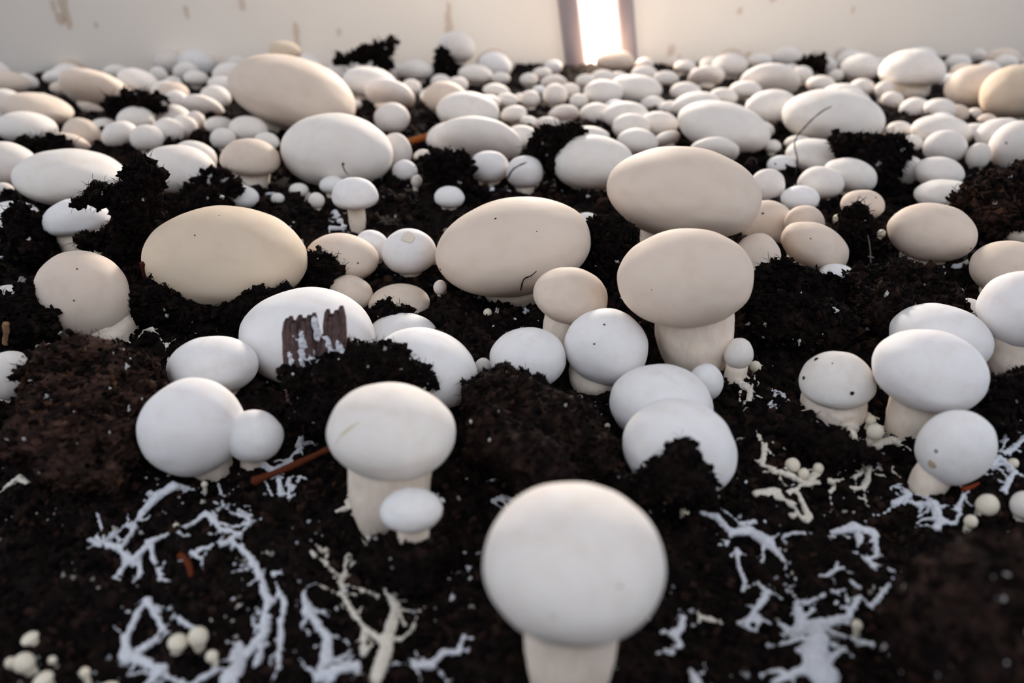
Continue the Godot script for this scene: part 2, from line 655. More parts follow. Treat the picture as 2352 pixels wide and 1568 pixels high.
func stem_mesh(variant: int, detail: int) -> ArrayMesh:
	var key := "%d %d" % [variant, detail]
	if not stems.has(key):
		var n := noise(1.6, 400 + variant, 3)
		var rows: int = [8, 14, 30][detail]
		var cols: int = [14, 22, 44][detail]
		var rings := []
		for i in rows + 1:
			var t := float(i) / rows
			var r := 0.62 + 0.4 * smoothstep(0.0, 0.6, t) - 0.04 * smoothstep(0.75, 1.0, t)
			if i == 0 or i == rows:
				r = 0.01
			var ring := PackedVector3Array()
			for j in cols:
				var p := TAU * j / cols
				var k := r * (1.0 + 0.07 * n.get_noise_3d(cos(p), t * 1.5, sin(p)))
				ring.append(Vector3(cos(p) * k, 1.0 - (1.0 - t), sin(p) * k))
			rings.append(ring)
		rings.reverse()
		stems[key] = rings_mesh(rings)
	return stems[key]

# row: label, cap centre x y z, cap radius, half height, lean sideways and backwards in degrees, stem radius, cap kind, skin tone, detail, stem offset
func mushroom(r: Array) -> void:
	var centre := Vector3(r[1], r[2], r[3])
	var turn := Basis(Vector3.BACK, deg_to_rad(-r[6]))
	var nod := Basis(Vector3.RIGHT, deg_to_rad(-r[7]))
	var axis := turn.y
	var length: float = (centre.y + 0.007) / axis.y
	var t := Node3D.new()
	t.name = numbered("mushroom")
	t.transform = Transform3D(turn, centre - axis * length)
	add_child(t)
	tag(t, r[0], "mushroom", "mushrooms on the bed")
	plants[r[0]] = t
	var variant := rng.randi() % 6
	var cap := obj("cap", cap_mesh(variant, r[11], r[9]), mats["cap_skin_%d" % r[10]], t)
	cap.transform = Transform3D(nod * Basis.from_scale(Vector3(r[4], r[5], r[4])) * Basis(Vector3.UP, rng.randf() * TAU), Vector3(0, length, 0))
	var stem := obj("stem", stem_mesh(variant % 3, r[11]), mats.stem_skin, t)
	stem.transform = Transform3D(Basis(Vector3.UP, rng.randf() * TAU).scaled(Vector3(r[8], length - r[5] * 0.25, r[8])), Vector3(r[12], 0, 0))

# specks of dirt (0), soft stains (1) and a scratch (2) that sit on a cap: world points with a radius
func mark(label: String, c: Color, kind: int, pts: Array) -> void:
	var t: Node3D = plants[label]
	var cap: MeshInstance3D = t.get_node("cap")
	var m := std("mark_%d" % mats.size(), c, 0.9, 0.2)
	if kind == 2:
		var path := []
		for p: Vector4 in pts:
			path.append(t.transform.affine_inverse() * Vector3(p.x, p.y, p.z))
		obj("scratch", tube(path, pts[0].w * 0.9, pts[-1].w * 0.5, 6), m, t)
		return
	for p: Vector4 in pts:
		var local := t.transform.affine_inverse() * Vector3(p.x, p.y, p.z)
		p.w *= 0.6
		var n := (local - cap.position).normalized()
		var side := n.cross(Vector3.RIGHT if absf(n.x) < 0.8 else Vector3.UP).normalized()
		var o := obj("speck" if kind == 0 else "stain", crumb_mesh(int(p.w * 1e6), 0.5 if kind == 0 else 0.35, Vector3.ONE), m, t)
		var thick := 0.55 if kind == 0 else 0.13
		o.transform = Transform3D(Basis(side * p.w, n * p.w * thick, side.cross(n) * p.w), local)

func pinhead(label: String, x: float, y: float, z: float, r: float, b: float, lean: float) -> void:
	var turn := Basis(Vector3.BACK, deg_to_rad(-lean))
	var length := (maxf(y, 0.0) + 0.004)
	var t := Node3D.new()
	t.name = numbered("pinhead")
	y = maxf(y, soil_y(x, z) + b * 0.55)
	t.transform = Transform3D(turn, Vector3(x, y, z) - turn.y * length)
	add_child(t)
	tag(t, label, "pinhead", "cream pinheads on the soil")
	var cap := obj("cap", cap_mesh(rng.randi() % 6, 0, 0), mats.pin_skin, t)
	cap.transform = Transform3D(Basis(Vector3.UP, rng.randf() * TAU).scaled(Vector3(r, b, r)), Vector3(0, length, 0))
	var stem := obj("stem", stem_mesh(0, 0), mats.pin_skin, t)
	stem.transform = Transform3D(Basis.IDENTITY.scaled(Vector3(r * 0.6, length, r * 0.6)), Vector3.ZERO)

# ---------------------------------------------------------------- clods, mycelium, twigs
func clod(label: String, tone: int, cell: float, amp: float, chains: Array) -> void:
	var bones := []
	for ch in chains:
		for i in maxi(ch.size() - 1, 1):
			var a: Vector4 = ch[i]
			var b: Vector4 = ch[mini(i + 1, ch.size() - 1)]
			bones.append([Vector3(a.x, a.y, a.z), Vector3(b.x, b.y, b.z), a.w, b.w])
	var k := names.size() * 7 + bones.size() + int(names.get("soil_clod", 0)) * 13
	var mesh := nets(bones, cell * 0.001, amp * 0.001, 130.0, k, 0.004, 4, 1.0, 4.5 if tone == 2 else 1.3)
	var o := obj("soil_clod", mesh, mats[["soil", "soil_brown", "soil_peat"][tone]])
	# loose crumbs and fibres clinging to it
	var arr := mesh.surface_get_arrays(0)
	var v: PackedVector3Array = arr[Mesh.ARRAY_VERTEX]
	var n: PackedVector3Array = arr[Mesh.ARRAY_NORMAL]
	for pass_ in 3:
		var mm := MultiMesh.new()
		mm.transform_format = MultiMesh.TRANSFORM_3D
		mm.use_colors = true
		mm.mesh = clod_bits[pass_]
		mm.instance_count = mini(v.size() / [6, 7, 260][pass_], [1800, 1200, 40][pass_])
		for i in mm.instance_count:
			var q := rng.randi() % v.size()
			var far := clampf(-v[q].z / 0.2, 0.5, 2.5)
			var s: float = far * [lerpf(0.0003, 0.0014, pow(rng.randf(), 3.0)), lerpf(0.0007, 0.0022, rng.randf()), lerpf(0.00025, 0.0008, pow(rng.randf(), 2.0))][pass_]
			var b := Basis.from_euler(Vector3(rng.randf(), rng.randf(), rng.randf()) * TAU)
			mm.set_instance_transform(i, Transform3D(b.scaled(Vector3.ONE * s), v[q] + n[q] * s * 0.2))
			var c: Color = [Color8(17, 13, 13), Color8(25, 19, 18), Color8(34, 25, 22), Color8(20, 15, 15), Color8(50, 36, 30), Color8(68, 48, 37)][rng.randi() % (4 if tone == 0 else 5) if tone < 2 else 1 + rng.randi() % 5]
			if pass_ == 2:
				c = Color8(205, 202, 200)
			mm.set_instance_color(i, (c * rng.randf_range(0.7, 1.2)).srgb_to_linear())
		var mi := MultiMeshInstance3D.new()
		mi.name = ["crumbs", "fibres", "mycelium_flecks"][pass_]
		mi.multimesh = mm
		mi.material_override = mats.crumb
		o.add_child(mi, true)
		tag(mi, "", "", "", "stuff")
	tag(o, label, "soil clod", "loose clods of peat on the bed")

func mycelium(label: String, tone: int, flat: float, chains: Array) -> void:
	var bones := []
	for ch in chains:
		var pts := []
		# subdivide so that the cord follows the soil
		for i in ch.size() - 1:
			var a: Vector3 = ch[i]
			var b: Vector3 = ch[i + 1]
			var steps := maxi(1, int(Vector2(b.x - a.x, b.y - a.y).length() / 0.0028))
			for s in steps:
				pts.append(a.lerp(b, float(s) / steps))
		pts.append(ch[ch.size() - 1])
		var prev := Vector3.ZERO
		for i in pts.size():
			var p: Vector3 = pts[i]
			var rr := p.z * 0.72
			var jig := 0.0 if i == 0 or i == pts.size() - 1 else p.z * 0.45
			var q := Vector3(p.x + rng.randf_range(-jig, jig), 0, p.y + rng.randf_range(-jig, jig))
			q.y = bed_y(q.x, q.z) + rr * (0.35 + 0.45 * flat)
			var r: float = rr * rng.randf_range(0.55, 1.35)
			if i > 0:
				bones.append([prev, q, pts[i - 1].z * 0.62, r])
			# side branches that fork off and taper
			for s in 2:
				if rng.randf() < 0.62:
					var way := rng.randf() * TAU
					var from := q
					var wide := maxf(r * rng.randf_range(0.28, 0.5), 0.00016)
					for g in 2 + rng.randi() % 3:
						way += rng.randf_range(-0.8, 0.8)
						var step := rng.randf_range(0.9, 1.7) * maxf(p.z, 0.0005)
						var to := from + Vector3(cos(way), 0, sin(way)) * step
						to.y = lerpf(bed_y(to.x, to.z) + wide * 0.5, from.y + rng.randf() * 0.0004, 0.35)
						bones.append([from, to, wide, maxf(wide * 0.75, 0.00012)])
						from = to
						wide = maxf(wide * 0.75, 0.00012)
			prev = q
	var k: int = 900 + int(names.get("mycelium", 0)) * 17
	var mesh := nets(bones, 0.00024, 0.0003, 900.0, k, 0.0004, 3, lerpf(flat, 1.0, 0.4))
	var o := obj("mycelium", mesh, mats.mycelium_cream if tone == 1 else mats.mycelium)
	tag(o, label, "mycelium", "white mycelium growths on the soil")

func twig(label: String, c: Color, r0: float, r1: float, pts: Array) -> void:
	var m := std("twig_%d" % int(names.get("twig", 0)), c, 0.9, 0.2)
	var o := obj("twig", tube(pts, r0, r1, 8), m)
	tag(o, label, "twig", "twigs and roots on the bed")

func wood_splinter() -> void:
	# upright shard of wood with a broken top, white mould running down its face
	var t := Node3D.new()
	t.name = numbered("wood_splinter")
	t.position = Vector3(-0.0435, 0.012, -0.147)
	add_child(t)
	tag(t, "upright broken wood splinter streaked with white mould before a large cap", "wood splinter")
	var wood := std("splinter_wood", Color8(124, 106, 104), 0.9, 0.2)
	triplanar(wood, tex(0.05, 71, [[0.0, Color(0.35, 0.3, 0.3)], [0.5, Color(0.8, 0.75, 0.75)], [1.0, Color.WHITE]], 4), 90.0)
	wood.uv1_scale = Vector3(220, 24, 220)
	var tops := [0.0166, 0.0174, 0.0167, 0.0177, 0.0171, 0.0178, 0.0181, 0.0130, 0.0126, 0.0190, 0.0182, 0.0192, 0.0199]
	var wob := noise(400.0, 9, 2)
	for i in tops.size():
		var x0 := -0.0072 + i * 0.00104
		var rings := []
		var wide := 0.0019
		for s in 9:
			var f := s / 8.0
			var y: float = lerpf(-0.004, tops[i], f)
			var sh := wide * (0.4 if s == 8 else 0.85 if s == 7 else 1.0) * 0.5
			var dz := 0.0008 * wob.get_noise_2d(x0 * 3.0 + i, y) + 0.00035 * (i % 3)
			var x := x0 + 0.0016 * (f - 0.5)
			rings.append(PackedVector3Array([Vector3(x - sh, y, dz + 0.0011), Vector3(x + sh, y + (0.0006 if s == 8 else 0.0), dz + 0.0012), Vector3(x + sh, y, dz - 0.0011), Vector3(x - sh, y, dz - 0.0011)]))
		rings.reverse()
		obj("sliver", rings_mesh(rings), wood, t)
	var bones := []
	for s in [[-0.0045, 0.0135, -0.0022, 0.0], [-0.003, 0.012, -0.004, 0.002], [-0.0035, 0.006, -0.0045, -0.003], [-0.0015, 0.0105, -0.0008, 0.005], [0.0003, 0.0175, 0.0006, 0.0135], [0.0025, 0.013, 0.0035, 0.0085], [0.0035, 0.0085, 0.0062, 0.006], [0.005, 0.0125, 0.0052, 0.009], [-0.006, 0.009, -0.0055, 0.001], [-0.0045, 0.0045, -0.0035, -0.004], [-0.002, 0.0075, -0.0025, -0.002], [-0.0028, 0.0145, -0.003, 0.0115], [0.002, 0.0075, 0.0035, 0.0055], [0.0045, 0.0105, 0.007, 0.008], [-0.005, 0.0025, -0.006, -0.002]]:
		bones.append([Vector3(s[0], s[1], 0.0014), Vector3(s[2], s[3], 0.0014), 0.0006, 0.0009])
	var mould := obj("mould", nets(bones, 0.00022, 0.0004, 700.0, 3, 0.0008, 3), mats.mycelium, t)
	tag(mould, "white mould streaks on the face", "")

# ---------------------------------------------------------------- what stands where
func plant_list() -> Array:
	return [
		["large round white mushroom alone at the very front, thick stem below", 0.0084, 0.0274, -0.0751, 0.0122, 0.0096, 0, 0, 0.0066, 0, 1, 2, 0],
		["white mushroom with a faint yellowish scratch on its cap and a thick stem", -0.0225, 0.021, -0.1152, 0.0119, 0.0084, 7, 7, 0.0078, 0, 1, 2, 0],
		["small white button pressed against the stem of the scratched mushroom", -0.0176, 0.0138, -0.1014, 0.0054, 0.0038, 0, 18, 0.0028, 0, 0, 1, 0],
		["smooth white mushroom tilted left, fused to a small lobe on its right", -0.0683, 0.0103, -0.1321, 0.0108, 0.0107, -12, 0, 0.0044, 0, 0, 2, 0],
		["small white lobe fused to the side of a tilted white mushroom", -0.0555, 0.0082, -0.1319, 0.0061, 0.0056, 14, 0, 0.0023, 0, 0, 1, 0],
		["white oval mushroom directly behind the fused pair, leaning on a bigger one", -0.0763, 0.0071, -0.1646, 0.0109, 0.0077, 0, 10, 0.0057, 0, 0, 2, 0],
		["large white mushroom half hidden by a splinter of mouldy wood", -0.0576, 0.004, -0.1868, 0.0187, 0.0133, 5, 1, 0.0097, 0, 0, 2, 0],
		["white mushroom whose curved top peeks between two larger caps", -0.0332, -0.0044, -0.1999, 0.0116, 0.0085, 5, 0, 0.006, 0, 0, 2, 0],
		["large white mushroom behind a dark clod, sloping down to the right", -0.0209, 0.0099, -0.1588, 0.0129, 0.0091, 22, 8, 0.0067, 0, 0, 2, 0],
		["tiny pale button tucked behind the sloping mushroom", -0.0077, 0.0029, -0.1717, 0.0023, 0.0026, 0, 0, 0.0012, 0, 1, 0, 0],
		["clean white mushroom half sunk behind a brown mound, touching a round one", 0.0042, 0.008, -0.1672, 0.0099, 0.0076, 0, 0, 0.0051, 0, 0, 2, 0],
		["round white mushroom with two grey specks in the middle of its cap", 0.0243, 0.0099, -0.1693, 0.0108, 0.0102, 14, 0, 0.0073, 0, 0, 2, 0],
		["small cream mushroom with a slim stem standing behind the speckled one", 0.0162, 0.0166, -0.1872, 0.0104, 0.0075, 8, 0, 0.006, 0, 2, 2, 0],
		["large cream mushroom standing tall on a swollen stem in the middle", 0.0445, 0.0262, -0.1769, 0.0172, 0.0123, -7, 0, 0.0101, 0, 2, 2, 0.0025],
		["biggest cream mushroom behind the tall one, with a wide oval cap", 0.0599, 0.0261, -0.2537, 0.0268, 0.0154, 5, 0, 0.0122, 0, 2, 2, 0],
		["wide cream mushroom with wrinkled lower edge, tilted down to the left", 0.0004, 0.0155, -0.2289, 0.0254, 0.0148, -9, 0, 0.0132, 0, 2, 2, 0],
		["small bright button peeping out beside the wrinkled mushroom", 0.0307, 0.0033, -0.2923, 0.0055, 0.0036, 0, 0, 0.0029, 0, 0, 0, 0],
		["white mushroom wedged behind a half buried one, stained orange at its edge", 0.0355, 0.0053, -0.1492, 0.0122, 0.009, 0, 0, 0.0063, 0, 0, 2, 0],
		["half buried white mushroom with a ragged clod of soil across its front", 0.0347, 0.0093, -0.1261, 0.0117, 0.0098, 12, 0, 0.0061, 0, 0, 2, 0],
		["little white button squeezed behind the wedged mushroom", 0.0485, 0.0054, -0.1594, 0.0042, 0.005, 0, 0, 0.0022, 0, 0, 1, 0],
		["small pale mushroom pressed behind the swollen stem of the tall one", 0.0587, 0.0085, -0.1686, 0.0037, 0.0044, 0, 0, 0.0028, 0, 1, 0, 0],
		["cream mushroom growing out of the side of the wide oval one", 0.1028, 0.0036, -0.2864, 0.011, 0.0099, 0, 0, 0.0057, 0, 2, 1, 0],
		["cream cap peeking from behind the wedge shaped pair of mushrooms", 0.1113, 0.0096, -0.2708, 0.0074, 0.0069, 10, 0, 0.0039, 0, 2, 1, 0],
		["cream mushroom with a pointed inner edge, joined to its neighbour by a seam", 0.1077, 0.008, -0.2492, 0.0122, 0.0081, 22, 0, 0.0064, 0, 2, 2, 0],
		["cream mushroom partly hidden behind the tall one, soil spike at its foot", 0.0818, 0.0091, -0.2329, 0.0079, 0.0095, 8, 0, 0.0041, 0, 2, 1, 0],
		["white cap just showing over the crest of the dark peat mound", 0.1099, 0.0036, -0.2313, 0.0066, 0.0047, 10, 0, 0.0034, 0, 0, 1, 0],
		["huge smooth tan mushroom at the left with its cap sunk in soil", -0.0904, 0.015, -0.2206, 0.0244, 0.0155, 5, 0, 0.0127, 0, 3, 2, 0],
		["egg shaped cream mushroom at the left in front of the upright peat chunk", -0.1231, 0.0127, -0.1949, 0.0124, 0.0137, -16, 0, 0.0094, 0, 2, 2, 0],
		["flat pale cap at the left edge behind a dark clod", -0.1639, 0.0026, -0.22, 0.0055, 0.0029, 0, 7, 0.0028, 0, 1, 1, 0],
		["rough flaking white mushroom cut off at the left edge", -0.1246, 0.0072, -0.1595, 0.0056, 0.0067, 12, 0, 0.0029, 0, 1, 1, 0],
		["white mushroom on a straight white stem left of the upright peat chunk", -0.1594, 0.014, -0.261, 0.0112, 0.0079, -4, 0, 0.0083, 1, 0, 2, 0],
		["bluish white mushroom at the left edge beside the straight stemmed one", -0.2049, 0.0053, -0.2923, 0.01, 0.006, 0, 0, 0.0052, 0, 0, 1, 0],
		["white mushroom cut by the left edge, lower one of two", -0.1922, 0.0071, -0.2664, 0.005, 0.006, 0, 0, 0.0026, 0, 0, 1, 0],
		["small cream button at the left edge below a broad cap", -0.2356, 0.0034, -0.3363, 0.0044, 0.0039, 0, 0, 0.0023, 0, 1, 0, 0],
		["broad pale mushroom at the left, wide as a saucer, behind the peat chunk", -0.1971, 0.0118, -0.3275, 0.0227, 0.0119, 6, 1, 0.0093, 0, 1, 2, 0],
		["pale mushroom cut by the left edge behind the saucer wide one", -0.246, 0.0101, -0.3588, 0.0132, 0.0107, 6, 0, 0.0069, 0, 1, 1, 0],
		["white mushroom right behind the upright peat chunk", -0.1567, 0.0106, -0.3463, 0.0164, 0.0113, 6, 0, 0.0085, 0, 1, 2, 0],
		["white cap doubled up behind the mushroom behind the peat chunk", -0.1608, 0.0091, -0.3746, 0.0111, 0.0086, 10, 0, 0.0058, 0, 1, 1, 0],
		["warm white mushroom with a thick short stem between two broad caps", -0.1254, 0.0126, -0.3548, 0.0138, 0.0105, 6, 0, 0.0083, 1, 2, 1, 0],
		["small bluish button lying in the hollow above the huge tan mushroom", -0.1207, 0.0049, -0.3215, 0.0078, 0.0052, 5, 0, 0.0041, 0, 0, 1, 0],
		["broad white mushroom with a dark speck and thread near its lower edge", -0.0868, 0.0134, -0.3699, 0.0275, 0.0182, 6, 0, 0.0143, 0, 1, 2, 0],
		["white cap hugging the right side of the broad thread marked mushroom", -0.0619, 0.0072, -0.3944, 0.0087, 0.0104, 5, 0, 0.0045, 0, 1, 1, 0],
		["huge cream mushroom at the back with a sharp bright edge, highest of all", -0.1405, 0.0211, -0.4954, 0.0395, 0.0223, 17, 0, 0.0205, 0, 2, 2, 0],
		["pale cap peeping over the top of the huge back mushroom", -0.1914, 0.029, -0.6673, 0.0137, 0.0079, 8, 0, 0.0071, 0, 3, 1, 0],
		["cream mushroom beside the huge tan one with a dark clod before it", -0.0585, 0.0078, -0.2395, 0.0123, 0.0078, 8, 0, 0.0064, 0, 2, 2, 0],
		["white button between the clod fronted mushroom and a brown topped one", -0.0516, 0.005, -0.2572, 0.0065, 0.0064, 0, 0, 0.0034, 0, 0, 1, 0],
		["round white mushroom with a brown smear on top", -0.0356, 0.0089, -0.242, 0.0094, 0.008, 0, 0, 0.0038, 0, 0, 1, 0],
		["sliver of a pale button beside the wrinkled mushroom", -0.0275, 0.0039, -0.2493, 0.0028, 0.0034, 0, 0, 0.0015, 0, 1, 0, 0],
		["small cream button behind the shoulder of the wood splinter mushroom", -0.053, 0.0017, -0.2233, 0.0071, 0.0056, 18, 0, 0.0037, 0, 2, 1, 0],
		["flat cream button with a strip of soil across its front", -0.0369, -0.001, -0.2207, 0.01, 0.0058, 0, 0, 0.0052, 0, 2, 1, 0],
		["tiny cream button under the left edge of the wrinkled mushroom", -0.0238, 0.0027, -0.2254, 0.0022, 0.0026, 0, 0, 0.0011, 0, 1, 0, 0],
		["small white mushroom on a thin stem in the hollow behind the tan one", -0.0637, 0.0131, -0.2935, 0.0094, 0.008, 0, 0, 0.0034, 1, 0, 1, 0],
		["white button hidden behind the thin stemmed mushroom", -0.0837, 0.0053, -0.3393, 0.0059, 0.0042, 0, 0, 0.0031, 0, 0, 0, 0],
		["single small white button on bare brown peat", -0.0279, 0.0045, -0.3222, 0.0068, 0.0049, 4, 0, 0.0035, 0, 0, 0, 0],
		["round white button in front of a flat double cap, left of two", -0.0113, 0.0079, -0.362, 0.0101, 0.0078, 0, 0, 0.0052, 0, 0, 1, 0],
		["round white button with a dark root lying across it", 0.0061, 0.0075, -0.3535, 0.009, 0.008, 0, 0, 0.0047, 0, 0, 1, 0],
		["white mushroom standing clear before a dark gap, middle distance", 0.039, 0.0113, -0.3564, 0.0198, 0.0128, 0, 0, 0.0103, 0, 1, 2, 0],
		["flat pale mushroom, nearest behind the clear standing mushroom", 0.0435, 0.0088, -0.4261, 0.0117, 0.0061, 0, 6, 0.0061, 0, 1, 1, 0],
		["broad white mushroom behind the wide oval one, sloping to the right", 0.122, 0.0117, -0.4364, 0.0267, 0.0143, 12, 0, 0.0139, 0, 1, 2, 0],
		["pale cap between the broad sloping mushroom and the wide oval one", 0.1085, 0.0064, -0.4001, 0.0133, 0.0069, 5, 32, 0.0069, 0, 1, 1, 0],
		["broad white mushroom with a long dark root across its cap", 0.1923, 0.0137, -0.4558, 0.0294, 0.0165, 4, 1, 0.0153, 0, 1, 2, 0],
		["white mushroom below the root crossed one, root end beside it", 0.1594, 0.0068, -0.3874, 0.0161, 0.009, 4, 0, 0.0084, 0, 1, 1, 0],
		["small speckled button at the foot of the dangling root", 0.1382, 0.0047, -0.3785, 0.0072, 0.005, 0, 0, 0.0037, 0, 0, 0, 0],
		["white mushroom peeking out at the right of the wide oval one", 0.1153, 0.0075, -0.3292, 0.0078, 0.008, 0, 0, 0.0041, 0, 1, 1, 0],
		["small bright oval button in front of a double cap", 0.1262, 0.0056, -0.3165, 0.0081, 0.0056, 0, 0, 0.0042, 0, 0, 1, 0],
		["left cap of a fused double mushroom on the right side", 0.1413, 0.0076, -0.3341, 0.01, 0.0075, 0, 0, 0.0052, 0, 1, 1, 0],
		["right cap of a fused double mushroom on the right side", 0.1597, 0.0077, -0.3467, 0.0123, 0.008, 10, 0, 0.0064, 0, 1, 1, 0],
		["warm yellowish mushroom with a ragged soil spike before its cap", 0.1404, 0.0115, -0.2881, 0.0083, 0.006, 0, 0, 0.0035, 0, 2, 1, 0],
		["round pale mushroom, nearest to the left of the close pair", 0.1964, 0.005, -0.3648, 0.0072, 0.0077, 0, 0, 0.0038, 0, 1, 1, 0],
		["white mushroom at the right, front one of a close pair", 0.2017, 0.009, -0.3471, 0.0108, 0.0074, 5, 0, 0.0056, 0, 1, 1, 0],
		["pale cap tucked behind a clean oval mushroom and brown peat", 0.191, 0.0064, -0.3164, 0.0137, 0.0072, 5, 3, 0.0071, 0, 1, 2, 0],
		["clean oval cream mushroom standing free at the right", 0.1522, 0.0107, -0.2566, 0.0146, 0.0105, 3, 0, 0.0079, 0, 2, 2, 0],
		["cream cap at the right edge, upper one of a stack", 0.1957, 0.0062, -0.2709, 0.0093, 0.0063, 0, 0, 0.0048, 0, 2, 1, 0],
		["cream mushroom at the right edge, middle one of a stack", 0.1637, 0.0085, -0.226, 0.0123, 0.0093, 6, 0, 0.0064, 0, 2, 2, 0],
		["large white mushroom cut by the right edge, stem showing below", 0.1357, 0.0168, -0.1771, 0.0113, 0.0106, 0, 0, 0.0086, 0, 0, 2, 0],
		["small pale cap wedged between two large right edge mushrooms", 0.1403, 0.0042, -0.2065, 0.0035, 0.0029, 0, 0, 0.0018, 0, 1, 0, 0],
		["white mushroom behind the biggest of the right cluster, dark speck at its edge", 0.1139, 0.0098, -0.1753, 0.0124, 0.0087, 4, 2, 0.0065, 0, 0, 2, 0],
		["biggest white mushroom of the right cluster, smooth oval cap", 0.0955, 0.0155, -0.1473, 0.0121, 0.0092, 5, 0, 0.0055, 0, 0, 2, 0],
		["white mushroom with torn lower skin and a wide crumbly stem", 0.0785, 0.0081, -0.1541, 0.0087, 0.0077, -4, 0, 0.0074, 1, 1, 2, 0],
		["lowest white mushroom of the right cluster, tilted with a dirty flank", 0.0924, 0.0089, -0.1267, 0.0071, 0.0085, 20, 0, 0.0037, 0, 0, 2, 0],
		["cream button cut by the right edge near the front", 0.1013, 0.0038, -0.1146, 0.0026, 0.0031, 0, 0, 0.0013, 0, 1, 1, 0],
		["white cap behind the round one by the right bare soil", 0.2499, 0.0088, -0.4389, 0.0161, 0.0097, 5, 0, 0.0084, 0, 1, 1, 0],
		["round white mushroom at the right in front of a flatter cap", 0.2308, 0.0093, -0.3977, 0.0106, 0.0092, 4, 0, 0.0055, 0, 1, 1, 0],
		["tan mushroom cut by the right edge near the back", 0.3406, 0.0171, -0.5235, 0.0203, 0.0183, -4, 0, 0.0105, 0, 3, 2, 0],
		["cream mushroom leaning against the tan one near the back", 0.3396, 0.0146, -0.5681, 0.0197, 0.0155, -8, 0, 0.0103, 0, 2, 1, 0],
		["white mushroom at the back with a shaded stem showing under its cap", 0.3149, 0.0179, -0.6151, 0.0241, 0.0177, 0, 0, 0.0154, 1, 1, 2, 0],
		["white mushroom with a small speck at the right edge", 0.2632, 0.0115, -0.3897, 0.0124, 0.0133, 0, 0, 0.0064, 0, 1, 1, 0],
		["oval pale mushroom, nearest behind the specked edge mushroom", 0.2733, 0.0105, -0.4198, 0.0126, 0.0098, 0, 0, 0.0065, 0, 1, 1, 0],
		["white mushroom raised highest against the wall behind dark soil", -0.0521, 0.0239, -0.7413, 0.0179, 0.0144, 8, 0, 0.0093, 0, 1, 1, 0],
		["pale mushroom standing in front of the bright gap", 0.1006, 0.0088, -0.7668, 0.0186, 0.0106, 0, 0, 0.0096, 0, 2, 1, 0],
		["wide white mushroom in the back rows below the bright gap", 0.0948, 0.0076, -0.599, 0.0214, 0.0117, 0, 1, 0.0111, 0, 1, 1, 0],
		["rounded white mushroom in the back middle, largest of its row", -0.0283, 0.011, -0.4912, 0.0205, 0.0124, 4, 0, 0.0106, 0, 1, 1, 0],
		["long flat white mushroom behind a pair of round buttons", -0.0187, 0.0082, -0.413, 0.0241, 0.0125, 6, 32, 0.0125, 0, 1, 2, 0],
		["broad pale mushroom in the back left rows", -0.3081, 0.0103, -0.5736, 0.0258, 0.0134, 13, 32, 0.0134, 0, 2, 2, 0],
		["flat cream mushroom, seventh to the left of the broad back left mushroom", -0.413, 0.0078, -0.6343, 0.0164, 0.0094, 5, 1, 0.0085, 0, 2, 1, 0],
		["small oval pale mushroom, third to the left of the broad back left mushroom", -0.3979, 0.0061, -0.6768, 0.0092, 0.0062, 0, 0, 0.0048, 0, 1, 0, 0],
		["oval pale mushroom, nearest to the right of the broad back left mushroom", -0.2996, 0.0105, -0.623, 0.0157, 0.0092, 22, 0, 0.0082, 0, 1, 1, 0],
		["small round pale mushroom, second to the right of the broad back left mushroom", -0.3056, 0.0079, -0.6736, 0.0075, 0.0078, 0, 0, 0.0039, 0, 1, 0, 0],
		["small round pale mushroom, fourth to the right of the broad back left mushroom", -0.2837, 0.0056, -0.6499, 0.007, 0.0057, 0, 0, 0.0036, 0, 1, 0, 0],
		["small round pale mushroom, sixth to the left of the huge back mushroom", -0.2896, 0.0084, -0.764, 0.0098, 0.0077, 10, 0, 0.0051, 0, 1, 0, 0],
		["small round pale mushroom, third to the left of the huge back mushroom", -0.2599, 0.0085, -0.7432, 0.0101, 0.0083, 10, 0, 0.0052, 0, 1, 0, 0],
		["flat pale mushroom, second to the left of the huge back mushroom", -0.234, 0.0068, -0.6301, 0.0129, 0.007, 8, 1, 0.0067, 0, 1, 1, 0],
		["small oval pale mushroom, seventh to the left of the huge back mushroom", -0.2721, 0.0063, -0.6698, 0.0104, 0.0065, 5, 0, 0.0054, 0, 1, 0, 0],
		["small round pale mushroom, fifth to the right of the broad back left mushroom", -0.244, 0.0068, -0.5581, 0.0084, 0.0072, 0, 0, 0.0044, 0, 1, 0, 0],
		["flat pale mushroom, fifth to the left of the huge back mushroom", -0.2145, 0.0064, -0.5323, 0.0136, 0.0071, 14, 32, 0.0071, 0, 1, 1, 0],
		["flat cream mushroom, fifth to the left of the broad back left mushroom", -0.3129, 0.0099, -0.5022, 0.0211, 0.011, 8, 7, 0.011, 0, 2, 2, 0],
		["flat pale mushroom, second behind the saucer wide mushroom", -0.2931, 0.0076, -0.4559, 0.0162, 0.0094, 8, 0, 0.0084, 0, 1, 1, 0],
		["round cream mushroom, third in front of the broad back left mushroom", -0.2557, 0.0062, -0.4475, 0.0103, 0.0091, 18, 0, 0.0054, 0, 2, 1, 0],
		["flat cream mushroom, nearest behind the saucer wide mushroom", -0.252, 0.0049, -0.4261, 0.0108, 0.0056, 10, 32, 0.0056, 0, 2, 1, 0],
		["oval pale mushroom, second in front of the broad back left mushroom", -0.2369, 0.0082, -0.478, 0.0111, 0.0083, 0, 0, 0.0058, 0, 1, 1, 0],
		["oval pale mushroom, fourth in front of the broad back left mushroom", -0.2275, 0.0079, -0.4362, 0.0101, 0.0075, -15, 0, 0.0053, 0, 1, 1, 0],
		["round pale mushroom, nearest behind the mushroom behind the peat chunk", -0.2085, 0.0075, -0.4284, 0.009, 0.0077, 0, 0, 0.0047, 0, 1, 1, 0],
		["round pale mushroom, second behind the mushroom behind the peat chunk", -0.2037, 0.0078, -0.4458, 0.0089, 0.0079, 5, 0, 0.0046, 0, 1, 1, 0],
